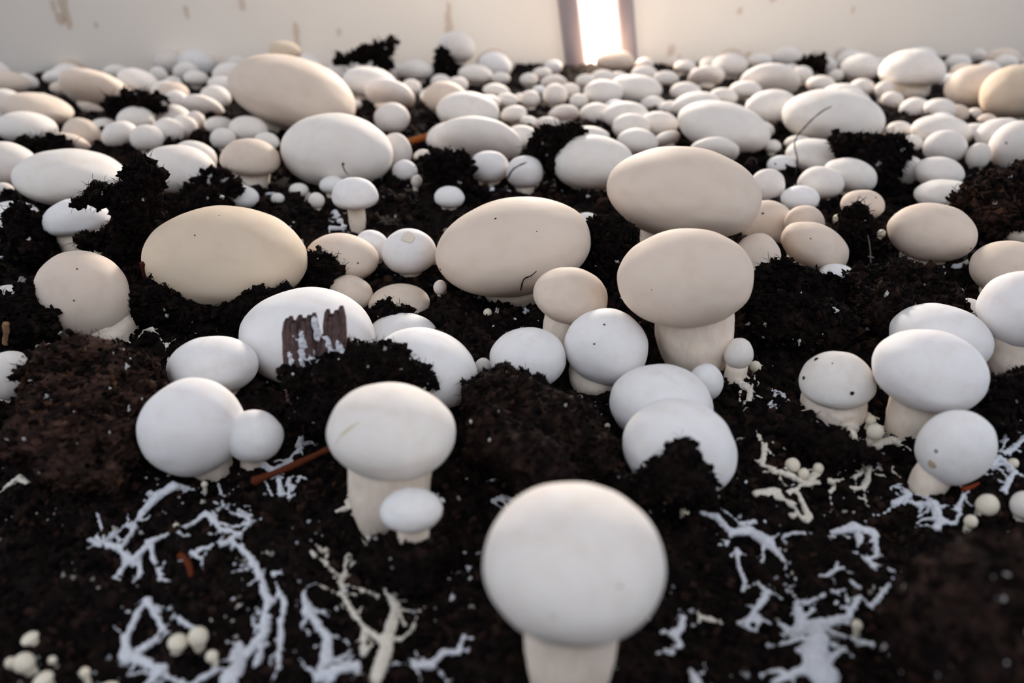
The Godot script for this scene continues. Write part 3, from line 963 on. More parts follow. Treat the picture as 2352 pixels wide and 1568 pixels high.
		["small round pale mushroom, third behind the mushroom behind the peat chunk", -0.2016, 0.0064, -0.4646, 0.0081, 0.0074, 8, 0, 0.0042, 0, 1, 0, 0],
		["small round pale mushroom, fourth behind the mushroom behind the peat chunk", -0.2041, 0.0059, -0.4891, 0.0059, 0.0059, 8, 0, 0.0031, 0, 1, 0, 0],
		["small oval pale mushroom, fourth behind the short stemmed mushroom", -0.1838, 0.0055, -0.4745, 0.0089, 0.0055, 4, 0, 0.0046, 0, 1, 0, 0],
		["oval pale mushroom, third behind the short stemmed mushroom", -0.1577, 0.0078, -0.4511, 0.0113, 0.0078, 6, 0, 0.0059, 0, 1, 1, 0],
		["small round pale mushroom, second behind the short stemmed mushroom", -0.1672, 0.0061, -0.434, 0.0071, 0.0063, 0, 0, 0.0037, 0, 1, 0, 0],
		["small round pale mushroom, nearest behind the short stemmed mushroom", -0.1402, 0.0056, -0.4275, 0.0071, 0.0056, 8, 0, 0.0037, 0, 1, 0, 0],
		["small oval pale mushroom, second to the left of the thin stemmed mushroom", -0.0991, 0.0033, -0.3375, 0.0045, 0.0034, 0, 0, 0.0023, 0, 1, 0, 0],
		["small round pale mushroom, nearest to the left of the thin stemmed mushroom", -0.087, 0.0034, -0.3211, 0.0036, 0.0037, 0, 0, 0.0019, 0, 1, 0, 0],
		["tiny round pale mushroom, nearest in front of the short stemmed mushroom", -0.1062, 0.0024, -0.3275, 0.003, 0.0026, 0, 0, 0.0016, 0, 1, 0, 0],
		["small round white mushroom, second to the left of the lone button", -0.0532, 0.0051, -0.3649, 0.0062, 0.0056, 0, 0, 0.0032, 0, 0, 0, 0],
		["tiny round pale mushroom, nearest to the left of the lone button", -0.0459, 0.0039, -0.3513, 0.0027, 0.0032, 10, 0, 0.0014, 0, 1, 0, 0],
		["oval pale mushroom, sixth to the right of the huge back mushroom", -0.1112, 0.0115, -0.6082, 0.0212, 0.0121, 10, 0, 0.011, 0, 1, 1, 0],
		["small oval pale mushroom, seventh to the right of the huge back mushroom", -0.138, 0.0095, -0.7353, 0.0125, 0.0091, 0, 0, 0.0065, 0, 1, 0, 0],
		["flat pale mushroom, seventh to the left of the back middle mushroom", -0.0899, 0.0089, -0.5665, 0.0186, 0.0097, 12, 32, 0.0097, 0, 1, 1, 0],
		["small round pale mushroom, fifth to the left of the back middle mushroom", -0.0805, 0.0067, -0.6198, 0.008, 0.0064, 8, 0, 0.0041, 0, 1, 0, 0],
		["round pale mushroom, nearest to the right of the broad thread marked mushroom", -0.0762, 0.0085, -0.4815, 0.0112, 0.0098, 0, 0, 0.0058, 0, 1, 1, 0],
		["small oval pale mushroom, fourth to the left of the back middle mushroom", -0.0621, 0.0057, -0.5844, 0.0079, 0.0058, 0, 0, 0.0041, 0, 1, 0, 0],
		["oval pale mushroom, nearest to the left of the raised mushroom", -0.0857, 0.0092, -0.6961, 0.0158, 0.0093, 0, 0, 0.0082, 0, 1, 1, 0],
		["flat pale mushroom, second in front of the raised mushroom", -0.0319, 0.008, -0.6808, 0.0152, 0.0083, 6, 1, 0.0079, 0, 1, 1, 0],
		["small oval pale mushroom, third behind the back middle mushroom", -0.0448, 0.0064, -0.6328, 0.0092, 0.0066, 0, 0, 0.0048, 0, 1, 0, 0],
		["small oval pale mushroom, fourth behind the back middle mushroom", -0.0606, 0.0057, -0.6594, 0.0085, 0.0057, 0, 0, 0.0044, 0, 1, 0, 0],
		["small flat pale mushroom, second behind the back middle mushroom", -0.0123, 0.0061, -0.6045, 0.0106, 0.0058, 8, 1, 0.0055, 0, 1, 0, 0],
		["small oval pale mushroom, second to the right of the back middle mushroom", -0.0035, 0.0058, -0.5629, 0.008, 0.0056, 6, 0, 0.0042, 0, 1, 0, 0],
		["small oval pale mushroom, third to the right of the back middle mushroom", 0.0012, 0.0057, -0.5095, 0.0091, 0.0059, -8, 0, 0.0047, 0, 1, 0, 0],
		["oval pale mushroom, nearest to the right of the long flat mushroom", 0.0068, 0.0067, -0.4349, 0.0102, 0.0067, 10, 0, 0.0053, 0, 1, 1, 0],
		["small oval pale mushroom, second to the left of the long flat mushroom", -0.0487, 0.0037, -0.4026, 0.0047, 0.0035, -8, 0, 0.0025, 0, 1, 0, 0],
		["small round pale mushroom, seventh to the right of the back middle mushroom", 0.0146, 0.0054, -0.6686, 0.0079, 0.0058, 0, 0, 0.0041, 0, 1, 0, 0],
		["small round pale mushroom, fifth to the right of the back middle mushroom", 0.0135, 0.0064, -0.5662, 0.0074, 0.0063, 0, 0, 0.0038, 0, 1, 0, 0],
		["small round pale mushroom, fourth to the left of the wide gap mushroom", 0.0321, 0.0079, -0.574, 0.0094, 0.0083, 0, 0, 0.0049, 0, 1, 0, 0],
		["small flat pale mushroom, second to the left of the mushroom at the gap", 0.0349, 0.0054, -0.6467, 0.0113, 0.0059, 0, 32, 0.0059, 0, 1, 0, 0],
		["small oval pale mushroom, second in front of the mushroom at the gap", 0.0625, 0.0057, -0.6594, 0.0085, 0.0057, 0, 0, 0.0044, 0, 1, 0, 0],
		["small oval pale mushroom, nearest in front of the mushroom at the gap", 0.0788, 0.0061, -0.6739, 0.0116, 0.0069, 0, 0, 0.006, 0, 1, 0, 0],
		["oval pale mushroom, nearest to the left of the wide gap mushroom", 0.0679, 0.0091, -0.5759, 0.0149, 0.0098, 0, 0, 0.0077, 0, 1, 1, 0],
		["oval pale mushroom, fourth in front of the wide gap mushroom", 0.0573, 0.0046, -0.5167, 0.0115, 0.0075, 0, 0, 0.006, 0, 1, 1, 0],
		["small flat pale mushroom, fifth to the left of the wide gap mushroom", 0.0349, 0.0051, -0.5129, 0.0106, 0.0055, -8, 32, 0.0055, 0, 1, 1, 0],
		["small flat pale mushroom, second behind the clear standing mushroom", 0.0232, 0.0043, -0.4794, 0.0091, 0.0048, 8, 32, 0.0048, 0, 1, 0, 0],
		["small oval pale mushroom, second to the right of the long flat mushroom", 0.0111, 0.0036, -0.4971, 0.006, 0.0035, 8, 0, 0.0031, 0, 1, 0, 0],
		["oval pale mushroom, third in front of the wide gap mushroom", 0.0742, 0.0077, -0.4952, 0.0149, 0.009, 0, 0, 0.0077, 0, 1, 1, 0],
		["oval pale mushroom, fifth in front of the wide gap mushroom", 0.0725, 0.0077, -0.4592, 0.0115, 0.008, 0, 0, 0.006, 0, 1, 1, 0],
		["oval pale mushroom, sixth in front of the wide gap mushroom", 0.0918, 0.0062, -0.4735, 0.0121, 0.0082, 0, 0, 0.0063, 0, 1, 1, 0],
		["oval pale mushroom, nearest to the right of the clear standing mushroom", 0.071, 0.0069, -0.4227, 0.0115, 0.0073, 5, 0, 0.006, 0, 1, 1, 0],
		["small flat pale mushroom, nearest to the left of the broad sloping mushroom", 0.0911, 0.0035, -0.443, 0.0084, 0.0043, -20, 32, 0.0043, 0, 1, 0, 0],
		["flat pale mushroom, second behind the broad sloping mushroom", 0.1277, 0.0083, -0.53, 0.0164, 0.0089, -6, 1, 0.0085, 0, 1, 1, 0],
		["small oval pale mushroom, third to the right of the wide gap mushroom", 0.1335, 0.0071, -0.5934, 0.0118, 0.0074, 0, 0, 0.0061, 0, 1, 1, 0],
		["small oval pale mushroom, third behind the broad sloping mushroom", 0.1579, 0.0066, -0.5744, 0.0105, 0.0066, 5, 0, 0.0054, 0, 1, 0, 0],
		["flat pale mushroom, sixth to the right of the wide gap mushroom", 0.1674, 0.007, -0.6715, 0.0156, 0.0081, 0, 32, 0.0081, 0, 1, 1, 0],
		["small flat pale mushroom, fourth to the right of the wide gap mushroom", 0.1653, 0.006, -0.7491, 0.0106, 0.006, 0, 0, 0.0055, 0, 1, 0, 0],
		["oval pale mushroom, sixth behind the broad sloping mushroom", 0.2011, 0.0102, -0.7228, 0.0163, 0.0108, 0, 0, 0.0085, 0, 1, 1, 0],
		["flat pale mushroom, second to the left of the root crossed mushroom", 0.2099, 0.008, -0.6326, 0.0238, 0.0124, 6, 32, 0.0124, 0, 1, 1, 0],
		["flat pale mushroom, fourth behind the broad sloping mushroom", 0.1828, 0.0069, -0.6053, 0.0124, 0.0069, 0, 1, 0.0065, 0, 1, 1, 0],
		["oval pale mushroom, third to the right of the broad sloping mushroom", 0.1721, 0.0107, -0.5067, 0.0167, 0.0115, -4, 0, 0.0087, 0, 1, 1, 0],
		["small oval pale mushroom, seventh behind the root crossed mushroom", 0.2737, 0.01, -0.7874, 0.014, 0.0101, 0, 0, 0.0073, 0, 1, 0, 0],
		["small round pale mushroom, fourth behind the root crossed mushroom", 0.2544, 0.0072, -0.6839, 0.0094, 0.0078, 5, 0, 0.0049, 0, 1, 0, 0],
		["small round pale mushroom, fifth behind the root crossed mushroom", 0.2995, 0.0075, -0.7425, 0.008, 0.0076, 0, 0, 0.0042, 0, 1, 0, 0],
		["small round pale mushroom, fifth to the left of the shaded stem mushroom", 0.3548, 0.0072, -0.8477, 0.0081, 0.0077, 0, 0, 0.0042, 0, 1, 0, 0],
		["oval pale mushroom, third to the left of the shaded stem mushroom", 0.3103, 0.0115, -0.6969, 0.0167, 0.012, -4, 0, 0.0087, 0, 1, 1, 0],
		["small round pale mushroom, third behind the root crossed mushroom", 0.2881, 0.0057, -0.6931, 0.0068, 0.0057, 0, 0, 0.0035, 0, 1, 0, 0],
		["small oval pale mushroom, second behind the root crossed mushroom", 0.2789, 0.0068, -0.6166, 0.0098, 0.0071, 0, 0, 0.0051, 0, 1, 0, 0],
		["small flat pale mushroom, nearest behind the root crossed mushroom", 0.2541, 0.0063, -0.6382, 0.0114, 0.0069, 0, 0, 0.0059, 0, 1, 0, 0],
		["small oval pale mushroom, second behind the shaded stem mushroom", 0.4255, 0.0106, -0.8815, 0.0156, 0.0116, -4, 0, 0.0081, 0, 1, 1, 0],
		["small round pale mushroom, third behind the shaded stem mushroom", 0.5095, 0.0081, -0.9569, 0.0096, 0.0086, 0, 0, 0.005, 0, 1, 0, 0],
		["small oval pale mushroom, fifth to the right of the shaded stem mushroom", 0.5091, 0.0084, -0.9053, 0.0134, 0.0091, 0, 0, 0.007, 0, 1, 0, 0],
		["small round pale mushroom, second in front of the shaded stem mushroom", 0.2893, 0.0077, -0.5997, 0.0073, 0.007, 0, 0, 0.0038, 0, 1, 0, 0],
		["small round pale mushroom, sixth behind the tan back mushroom", 0.4889, 0.0071, -0.8259, 0.0074, 0.0071, 0, 0, 0.0038, 0, 1, 0, 0],
		["small oval pale mushroom, seventh behind the tan back mushroom", 0.5525, 0.0076, -0.9043, 0.0106, 0.0081, 0, 0, 0.0055, 0, 1, 0, 0],
		["small oval pale mushroom, third to the right of the shaded stem mushroom", 0.4328, 0.0074, -0.762, 0.0118, 0.0086, 0, 0, 0.0061, 0, 1, 0, 0],
		["small oval pale mushroom, third behind the tan back mushroom", 0.4753, 0.0082, -0.7557, 0.0106, 0.0081, 0, 0, 0.0055, 0, 1, 0, 0],
		["small round pale mushroom, third to the left of the round mushroom by the bare soil", 0.2266, 0.0055, -0.4489, 0.0048, 0.0055, 0, 0, 0.0025, 0, 1, 0, 0],
		["oval pale mushroom, fourth in front of the shaded stem mushroom", 0.2808, 0.0054, -0.5316, 0.0102, 0.0077, 0, 0, 0.0053, 0, 1, 1, 0],
		["oval pale mushroom, third behind the round mushroom by the bare soil", 0.2878, 0.0086, -0.5133, 0.0101, 0.0071, 5, 0, 0.0053, 0, 1, 1, 0],
		["small oval pale mushroom, nearest to the left of the round mushroom by the bare soil", 0.2296, 0.0047, -0.4294, 0.006, 0.0047, 0, 0, 0.0031, 0, 1, 0, 0],
		["small round pale mushroom, nearest to the right of the round mushroom by the bare soil", 0.2431, 0.0073, -0.3869, 0.0059, 0.0071, 0, 0, 0.0031, 0, 1, 0, 0],
		["small oval pale mushroom, nearest to the left of the mushroom at the root end", 0.1483, 0.0039, -0.4246, 0.0047, 0.0037, 0, 0, 0.0024, 0, 1, 0, 0],
		["small flat pale mushroom, nearest behind the mushroom at the root end", 0.1664, 0.0038, -0.4363, 0.0073, 0.0038, -8, 3, 0.0038, 0, 1, 0, 0],
		["small oval pale mushroom, sixth to the left of the broad back left mushroom", -0.4139, 0.004, -0.661, 0.0094, 0.0072, 0, 0, 0.0049, 0, 1, 0, 0],
		["small flat pale mushroom, nearest behind the broad back left mushroom", -0.3607, 0.0063, -0.7103, 0.0107, 0.0065, 0, 0, 0.0055, 0, 1, 0, 0],
		["small oval pale mushroom, fourth behind the huge back mushroom", -0.1879, 0.0109, -0.7184, 0.0135, 0.0082, 10, 0, 0.007, 0, 1, 0, 0],
		["small oval pale mushroom, third to the right of the huge back mushroom", -0.1503, 0.0084, -0.6802, 0.013, 0.008, 5, 0, 0.0067, 0, 1, 0, 0],
		["small oval pale mushroom, fifth behind the back middle mushroom", -0.0098, 0.0058, -0.6736, 0.0083, 0.0055, 0, 0, 0.0043, 0, 1, 0, 0],
		["small oval pale mushroom, nearest to the right of the back middle mushroom", -0.0175, 0.0066, -0.5508, 0.0094, 0.0054, 0, 0, 0.0049, 0, 1, 0, 0],
		["small oval pale mushroom, third behind the wide gap mushroom", 0.1187, 0.0066, -0.6998, 0.0116, 0.0068, 0, 0, 0.006, 0, 1, 0, 0],
		["small oval pale mushroom, nearest to the right of the wide gap mushroom", 0.1327, 0.0063, -0.6698, 0.0111, 0.0065, 0, 0, 0.0058, 0, 1, 0, 0],
		["small oval pale mushroom, second behind the wide gap mushroom", 0.0943, 0.0035, -0.6903, 0.0096, 0.006, 0, 0, 0.005, 0, 1, 0, 0],
		["small oval pale mushroom, third to the left of the mushroom at the gap", 0.027, 0.0064, -0.7017, 0.0086, 0.0053, 0, 0, 0.0045, 0, 1, 0, 0],
		["small oval pale mushroom, third to the left of the wide gap mushroom", 0.0462, 0.0053, -0.6115, 0.0079, 0.0057, 0, 0, 0.0041, 0, 1, 0, 0],
		["small round pale mushroom, second to the left of the wide gap mushroom", 0.0491, 0.0055, -0.5625, 0.007, 0.0053, 0, 0, 0.0036, 0, 1, 0, 0],
		["small oval pale mushroom, second to the right of the wide gap mushroom", 0.114, 0.0023, -0.5495, 0.0083, 0.0058, 0, 0, 0.0043, 0, 1, 0, 0],
		["small oval pale mushroom, second behind the tan back mushroom", 0.4326, 0.0081, -0.7103, 0.0101, 0.0077, 0, 0, 0.0053, 0, 1, 0, 0],
		["small oval pale mushroom, seventh behind the broad sloping mushroom", 0.246, 0.0073, -0.7804, 0.0124, 0.0075, 0, 0, 0.0064, 0, 1, 0, 0],
		["small oval pale mushroom, nearest in front of the wide gap mushroom", 0.1043, 0.0024, -0.5664, 0.0095, 0.0063, 0, 0, 0.005, 0, 1, 0, 0],
		["small oval pale mushroom, sixth behind the root crossed mushroom", 0.2642, 0.0043, -0.738, 0.008, 0.0057, -3, 0, 0.0042, 0, 1, 0, 0],
		["tiny oval pale mushroom, seventh behind the huge back mushroom", -0.2401, 0.0035, -0.7464, 0.006, 0.0046, 7, 0, 0.0031, 0, 1, 0, 0],
		["small oval pale mushroom, nearest to the left of the shaded stem mushroom", 0.3708, 0.0043, -0.7881, 0.009, 0.0057, 3, 0, 0.0047, 0, 1, 0, 0],
		["small oval pale mushroom, fourth to the left of the shaded stem mushroom", 0.336, 0.0075, -0.7831, 0.013, 0.01, -12, 0, 0.0068, 0, 1, 0, 0],
		["small oval pale mushroom, nearest in front of the shaded stem mushroom", 0.3423, 0.0064, -0.6632, 0.013, 0.0085, -2, 0, 0.0068, 0, 1, 0, 0],
		["small oval cream mushroom, third behind the broad back left mushroom", -0.4168, 0.006, -0.737, 0.011, 0.0081, -5, 0, 0.0057, 0, 2, 0, 0],
		["small oval pale mushroom, second to the right of the huge back mushroom", -0.1232, 0.004, -0.5403, 0.008, 0.0054, -11, 0, 0.0042, 0, 1, 0, 0],
		["small oval white mushroom, nearest to the right of the shaded stem mushroom", 0.3767, 0.0051, -0.7048, 0.009, 0.0068, 11, 0, 0.0047, 0, 0, 0, 0],
		["small oval cream mushroom, nearest to the right of the huge back mushroom", -0.1381, 0.0046, -0.5738, 0.008, 0.0061, -2, 0, 0.0042, 0, 2, 0, 0],
		["small oval pale mushroom, second to the left of the broad back left mushroom", -0.3985, 0.0064, -0.6991, 0.013, 0.0085, -1, 0, 0.0068, 0, 1, 0, 0],
		["small oval white mushroom, second in front of the wide gap mushroom", 0.0727, 0.0041, -0.5454, 0.008, 0.0054, -12, 0, 0.0042, 0, 0, 0, 0],
		["small oval pale mushroom, fourth to the left of the broad back left mushroom", -0.3142, 0.0034, -0.5282, 0.006, 0.0045, 2, 0, 0.0031, 0, 1, 0, 0],
		["small oval pale mushroom, second to the right of the mushroom at the gap", 0.1635, 0.0042, -0.7991, 0.008, 0.0056, -6, 0, 0.0042, 0, 1, 0, 0],
		["tiny oval white mushroom, sixth behind the huge back mushroom", -0.1919, 0.0036, -0.7665, 0.006, 0.0048, -2, 0, 0.0031, 0, 0, 0, 0],
		["small oval pale mushroom, nearest to the left of the broad back left mushroom", -0.3497, 0.0047, -0.6363, 0.008, 0.0063, 2, 0, 0.0042, 0, 1, 0, 0],
		["small oval cream mushroom, fifth behind the tan back mushroom", 0.4932, 0.0079, -0.7912, 0.016, 0.0105, -3, 0, 0.0083, 0, 2, 1, 0],
		["small oval pale mushroom, seventh to the right of the wide gap mushroom", 0.1927, 0.006, -0.76, 0.011, 0.0079, 6, 0, 0.0057, 0, 1, 0, 0],
		["small oval white mushroom, third behind the saucer wide mushroom", -0.3571, 0.0037, -0.5326, 0.008, 0.005, 9, 0, 0.0042, 0, 0, 0, 0],
		["tiny oval white mushroom, sixth to the right of the back middle mushroom", 0.0224, 0.0029, -0.6282, 0.006, 0.0038, 5, 0, 0.0031, 0, 0, 0, 0],
		["small oval pale mushroom, fourth to the right of the huge back mushroom", -0.1165, 0.0029, -0.5639, 0.006, 0.0038, 1, 0, 0.0031, 0, 1, 0, 0],
		["tiny oval pale mushroom, nearest to the left of the tan back mushroom", 0.3988, 0.0029, -0.6336, 0.006, 0.0038, 10, 0, 0.0031, 0, 1, 0, 0],
		["small oval pale mushroom, second to the left of the round mushroom by the bare soil", 0.2387, 0.0044, -0.4637, 0.008, 0.0059, 10, 0, 0.0042, 0, 1, 0, 0],
		["small oval cream mushroom, nearest behind the broad sloping mushroom", 0.142, 0.0048, -0.509, 0.009, 0.0064, -4, 0, 0.0047, 0, 2, 0, 0],
		["small oval white mushroom, fifth to the right of the huge back mushroom", -0.1456, 0.0048, -0.7529, 0.008, 0.0064, 3, 0, 0.0042, 0, 0, 0, 0],
		["small oval cream mushroom, second behind the huge back mushroom", -0.1703, 0.0063, -0.6757, 0.011, 0.0084, 2, 0, 0.0057, 0, 2, 0, 0],
		["tiny oval pale mushroom, fifth to the right of the wide gap mushroom", 0.1738, 0.0029, -0.7359, 0.006, 0.0038, 3, 0, 0.0031, 0, 1, 0, 0],
		["small oval cream mushroom, nearest behind the tan back mushroom", 0.453, 0.0039, -0.7402, 0.008, 0.0052, 12, 0, 0.0042, 0, 2, 0, 0],
		["oval pale mushroom, fifth behind the huge back mushroom", -0.199, 0.0083, -0.7478, 0.016, 0.0111, 2, 0, 0.0083, 0, 1, 1, 0],
		["small oval white mushroom, fourth behind the tan back mushroom", 0.5216, 0.0049, -0.792, 0.009, 0.0066, -5, 0, 0.0047, 0, 0, 0, 0],
		["oval white mushroom, second to the right of the raised mushroom", -0.0162, 0.0094, -0.7237, 0.016, 0.0126, 9, 0, 0.0083, 0, 0, 1, 0],
		["small oval white mushroom, second to the left of the tan back mushroom", 0.4059, 0.0042, -0.6546, 0.009, 0.0056, -6, 0, 0.0047, 0, 0, 0, 0],
		["small oval pale mushroom, fourth to the left of the tan back mushroom", 0.3197, 0.0029, -0.5272, 0.006, 0.0039, -11, 0, 0.0031, 0, 1, 0, 0],
		["small oval cream mushroom, fourth behind the saucer wide mushroom", -0.3692, 0.0039, -0.6327, 0.008, 0.0052, 9, 0, 0.0042, 0, 2, 0, 0],
		["small oval pale mushroom, third to the left of the back middle mushroom", -0.0621, 0.003, -0.5977, 0.006, 0.004, 4, 0, 0.0031, 0, 1, 0, 0],
		["small oval cream mushroom, fifth behind the saucer wide mushroom", -0.442, 0.0043, -0.6757, 0.008, 0.0058, -1, 0, 0.0042, 0, 2, 0, 0],
		["oval pale mushroom, second behind the mushroom at the root end", 0.2279, 0.009, -0.5186, 0.016, 0.012, 10, 0, 0.0083, 0, 1, 1, 0],
		["oval cream mushroom, third to the right of the broad back left mushroom", -0.2559, 0.0071, -0.5789, 0.013, 0.0094, -9, 0, 0.0068, 0, 2, 1, 0],
		["small oval pale mushroom, nearest to the right of the mushroom at the gap", 0.1296, 0.0052, -0.7679, 0.009, 0.0069, -10, 0, 0.0047, 0, 1, 0, 0],
		["oval pale mushroom, nearest behind the shaded stem mushroom", 0.3969, 0.0095, -0.7672, 0.016, 0.0127, -11, 0, 0.0083, 0, 1, 1, 0],
		["small oval white mushroom, fourth behind the specked edge mushroom", 0.4262, 0.0053, -0.6477, 0.009, 0.0071, -8, 0, 0.0047, 0, 0, 0, 0],
		["tiny oval cream mushroom, fifth behind the broad sloping mushroom", 0.205, 0.0032, -0.7719, 0.006, 0.0043, 9, 0, 0.0031, 0, 2, 0, 0],
		["small oval white mushroom, sixth behind the saucer wide mushroom", -0.434, 0.0044, -0.7502, 0.008, 0.0059, 3, 0, 0.0042, 0, 0, 0, 0],
		["tiny oval pale mushroom, sixth to the right of the shaded stem mushroom", 0.4898, 0.0032, -0.7664, 0.006, 0.0042, -9, 0, 0.0031, 0, 1, 0, 0],
		["small oval pale mushroom, second to the right of the broad sloping mushroom", 0.1754, 0.0052, -0.545, 0.009, 0.0069, -5, 0, 0.0047, 0, 1, 0, 0],
		["small oval pale mushroom, fourth to the left of the huge back mushroom", -0.2209, 0.0064, -0.5734, 0.011, 0.0086, 10, 0, 0.0057, 0, 1, 0, 0],
		["small oval pale mushroom, second behind the specked edge mushroom", 0.311, 0.0044, -0.4737, 0.008, 0.0059, 5, 0, 0.0042, 0, 1, 0, 0],
		["small oval pale mushroom, seventh behind the saucer wide mushroom", -0.4568, 0.0078, -0.6877, 0.013, 0.0104, -8, 0, 0.0068, 0, 1, 0, 0],
		["oval pale mushroom, sixth to the right of the broad back left mushroom", -0.3259, 0.0091, -0.7527, 0.016, 0.0121, 6, 0, 0.0083, 0, 1, 1, 0],
		["small oval cream mushroom, third behind the huge back mushroom", -0.2234, 0.0066, -0.698, 0.013, 0.0088, -4, 0, 0.0068, 0, 2, 0, 0],
		["small oval white mushroom, seventh to the right of the shaded stem mushroom", 0.4935, 0.0039, -0.7517, 0.008, 0.0052, -7, 0, 0.0042, 0, 0, 0, 0],
		["tiny oval pale mushroom, fifth to the right of the mushroom at the gap", 0.1952, 0.0033, -0.7852, 0.006, 0.0044, -6, 0, 0.0031, 0, 1, 0, 0],
		["tiny oval pale mushroom, second to the left of the shaded stem mushroom", 0.3289, 0.0029, -0.7199, 0.006, 0.0039, -3, 0, 0.0031, 0, 1, 0, 0],
		["small oval pale mushroom, third to the left of the raised mushroom", -0.1096, 0.0073, -0.6983, 0.013, 0.0097, 11, 0, 0.0068, 0, 1, 0, 0],
		["tiny oval pale mushroom, third to the right of the raised mushroom", -0.0028, 0.0036, -0.7812, 0.006, 0.0047, 7, 0, 0.0031, 0, 1, 0, 0],
		["small oval pale mushroom, nearest behind the back middle mushroom", -0.0424, 0.0042, -0.5863, 0.008, 0.0056, 6, 0, 0.0042, 0, 1, 0, 0],
		["oval cream mushroom, nearest to the right of the raised mushroom", -0.019, 0.0086, -0.7676, 0.016, 0.0114, -8, 0, 0.0083, 0, 2, 1, 0],
		["oval pale mushroom, nearest to the left of the long flat mushroom", -0.0373, 0.0063, -0.4385, 0.013, 0.0084, -11, 0, 0.0068, 0, 1, 1, 0],
		["oval pale mushroom, nearest to the left of the huge back mushroom", -0.2426, 0.0081, -0.6743, 0.016, 0.0108, 3, 0, 0.0083, 0, 1, 1, 0],
		["tiny oval pale mushroom, fourth to the right of the raised mushroom", -0.0058, 0.0028, -0.7547, 0.006, 0.0038, 3, 0, 0.0031, 0, 1, 0, 0],
		["small oval white mushroom, nearest to the left of the mushroom at the gap", 0.0392, 0.0052, -0.7499, 0.009, 0.007, -10, 0, 0.0047, 0, 0, 0, 0],
		["oval pale mushroom, nearest behind the huge back mushroom", -0.1846, 0.0091, -0.6286, 0.016, 0.0121, -11, 0, 0.0083, 0, 1, 1, 0],
		["small oval white mushroom, second to the right of the shaded stem mushroom", 0.3795, 0.0043, -0.6737, 0.009, 0.0057, -2, 0, 0.0047, 0, 0, 0, 0],
		["tiny oval pale mushroom, seventh to the left of the shaded stem mushroom", 0.2879, 0.003, -0.7381, 0.006, 0.004, 8, 0, 0.0031, 0, 1, 0, 0],
		["oval white mushroom, seventh to the right of the broad back left mushroom", -0.2992, 0.0094, -0.7437, 0.016, 0.0126, 12, 0, 0.0083, 0, 0, 1, 0],
		["oval pale mushroom, seventh behind the mushroom behind the peat chunk", -0.3363, 0.0082, -0.6113, 0.016, 0.0109, -8, 0, 0.0083, 0, 1, 1, 0],
		["small oval cream mushroom, third behind the specked edge mushroom", 0.3122, 0.0036, -0.4985, 0.006, 0.0048, 0, 0, 0.0031, 0, 2, 0, 0],
		["oval cream mushroom, fifth behind the short stemmed mushroom", -0.1746, 0.0071, -0.5801, 0.013, 0.0094, 2, 0, 0.0068, 0, 2, 1, 0],
		["small oval pale mushroom, second to the right of the round mushroom by the bare soil", 0.2861, 0.0038, -0.4655, 0.008, 0.005, -5, 0, 0.0042, 0, 1, 0, 0],
		["small oval cream mushroom, sixth behind the short stemmed mushroom", -0.2218, 0.0068, -0.6509, 0.013, 0.0091, 12, 0, 0.0068, 0, 2, 1, 0],
		["small oval pale mushroom, nearest behind the wide gap mushroom", 0.1029, 0.0046, -0.6498, 0.009, 0.0062, 4, 0, 0.0047, 0, 1, 0, 0],
		["small oval white mushroom, nearest to the left of the back middle mushroom", -0.0414, 0.0042, -0.5224, 0.009, 0.0056, -12, 0, 0.0047, 0, 0, 0, 0],
		["small oval cream mushroom, sixth to the left of the back middle mushroom", -0.0878, 0.0042, -0.6049, 0.008, 0.0056, 6, 0, 0.0042, 0, 2, 0, 0],
		["small oval pale mushroom, third behind the straight stemmed mushroom", -0.4719, 0.0043, -0.6998, 0.009, 0.0057, -3, 0, 0.0047, 0, 1, 0, 0],
		["small oval pale mushroom, third to the left of the tan back mushroom", 0.3743, 0.0059, -0.6347, 0.011, 0.0079, -10, 0, 0.0057, 0, 1, 0, 0],
		["small oval pale mushroom, nearest in front of the broad back left mushroom", -0.257, 0.0042, -0.4764, 0.008, 0.0056, 6, 0, 0.0042, 0, 1, 0, 0],
		["tiny oval pale mushroom, second behind the broad back left mushroom", -0.3818, 0.0035, -0.7519, 0.006, 0.0046, -2, 0, 0.0031, 0, 1, 0, 0],
		["small oval pale mushroom, fourth to the right of the back middle mushroom", 0.0066, 0.0034, -0.5833, 0.006, 0.0045, 4, 0, 0.0031, 0, 1, 0, 0],
		["small oval pale mushroom, nearest to the left of the mushroom behind the peat chunk", -0.3483, 0.0046, -0.5669, 0.008, 0.0061, -8, 0, 0.0042, 0, 1, 0, 0],
		["tiny oval pale mushroom, third to the left of the mushroom behind the peat chunk", -0.4358, 0.0034, -0.6952, 0.006, 0.0045, 3, 0, 0.0031, 0, 1, 0, 0],
		["small oval white mushroom, nearest behind the straight stemmed mushroom", -0.3431, 0.0043, -0.5138, 0.008, 0.0057, -7, 0, 0.0042, 0, 0, 0, 0],
		["small oval pale mushroom, second behind the broad thread marked mushroom", -0.1492, 0.0049, -0.6386, 0.009, 0.0065, 2, 0, 0.0047, 0, 1, 0, 0],
		["oval pale mushroom, fifth behind the mushroom behind the peat chunk", -0.2232, 0.0059, -0.5008, 0.011, 0.0079, 10, 0, 0.0057, 0, 1, 1, 0],
		["small oval cream mushroom, second behind the round mushroom by the bare soil", 0.3033, 0.0045, -0.5198, 0.008, 0.006, -3, 0, 0.0042, 0, 2, 0, 0],
		["small oval white mushroom, nearest to the right of the broad sloping mushroom", 0.153, 0.0042, -0.4662, 0.009, 0.0056, 0, 0, 0.0047, 0, 0, 0, 0],
		["small oval pale mushroom, fourth behind the round mushroom by the bare soil", 0.3071, 0.0029, -0.5533, 0.006, 0.0038, -3, 0, 0.0031, 0, 1, 0, 0],
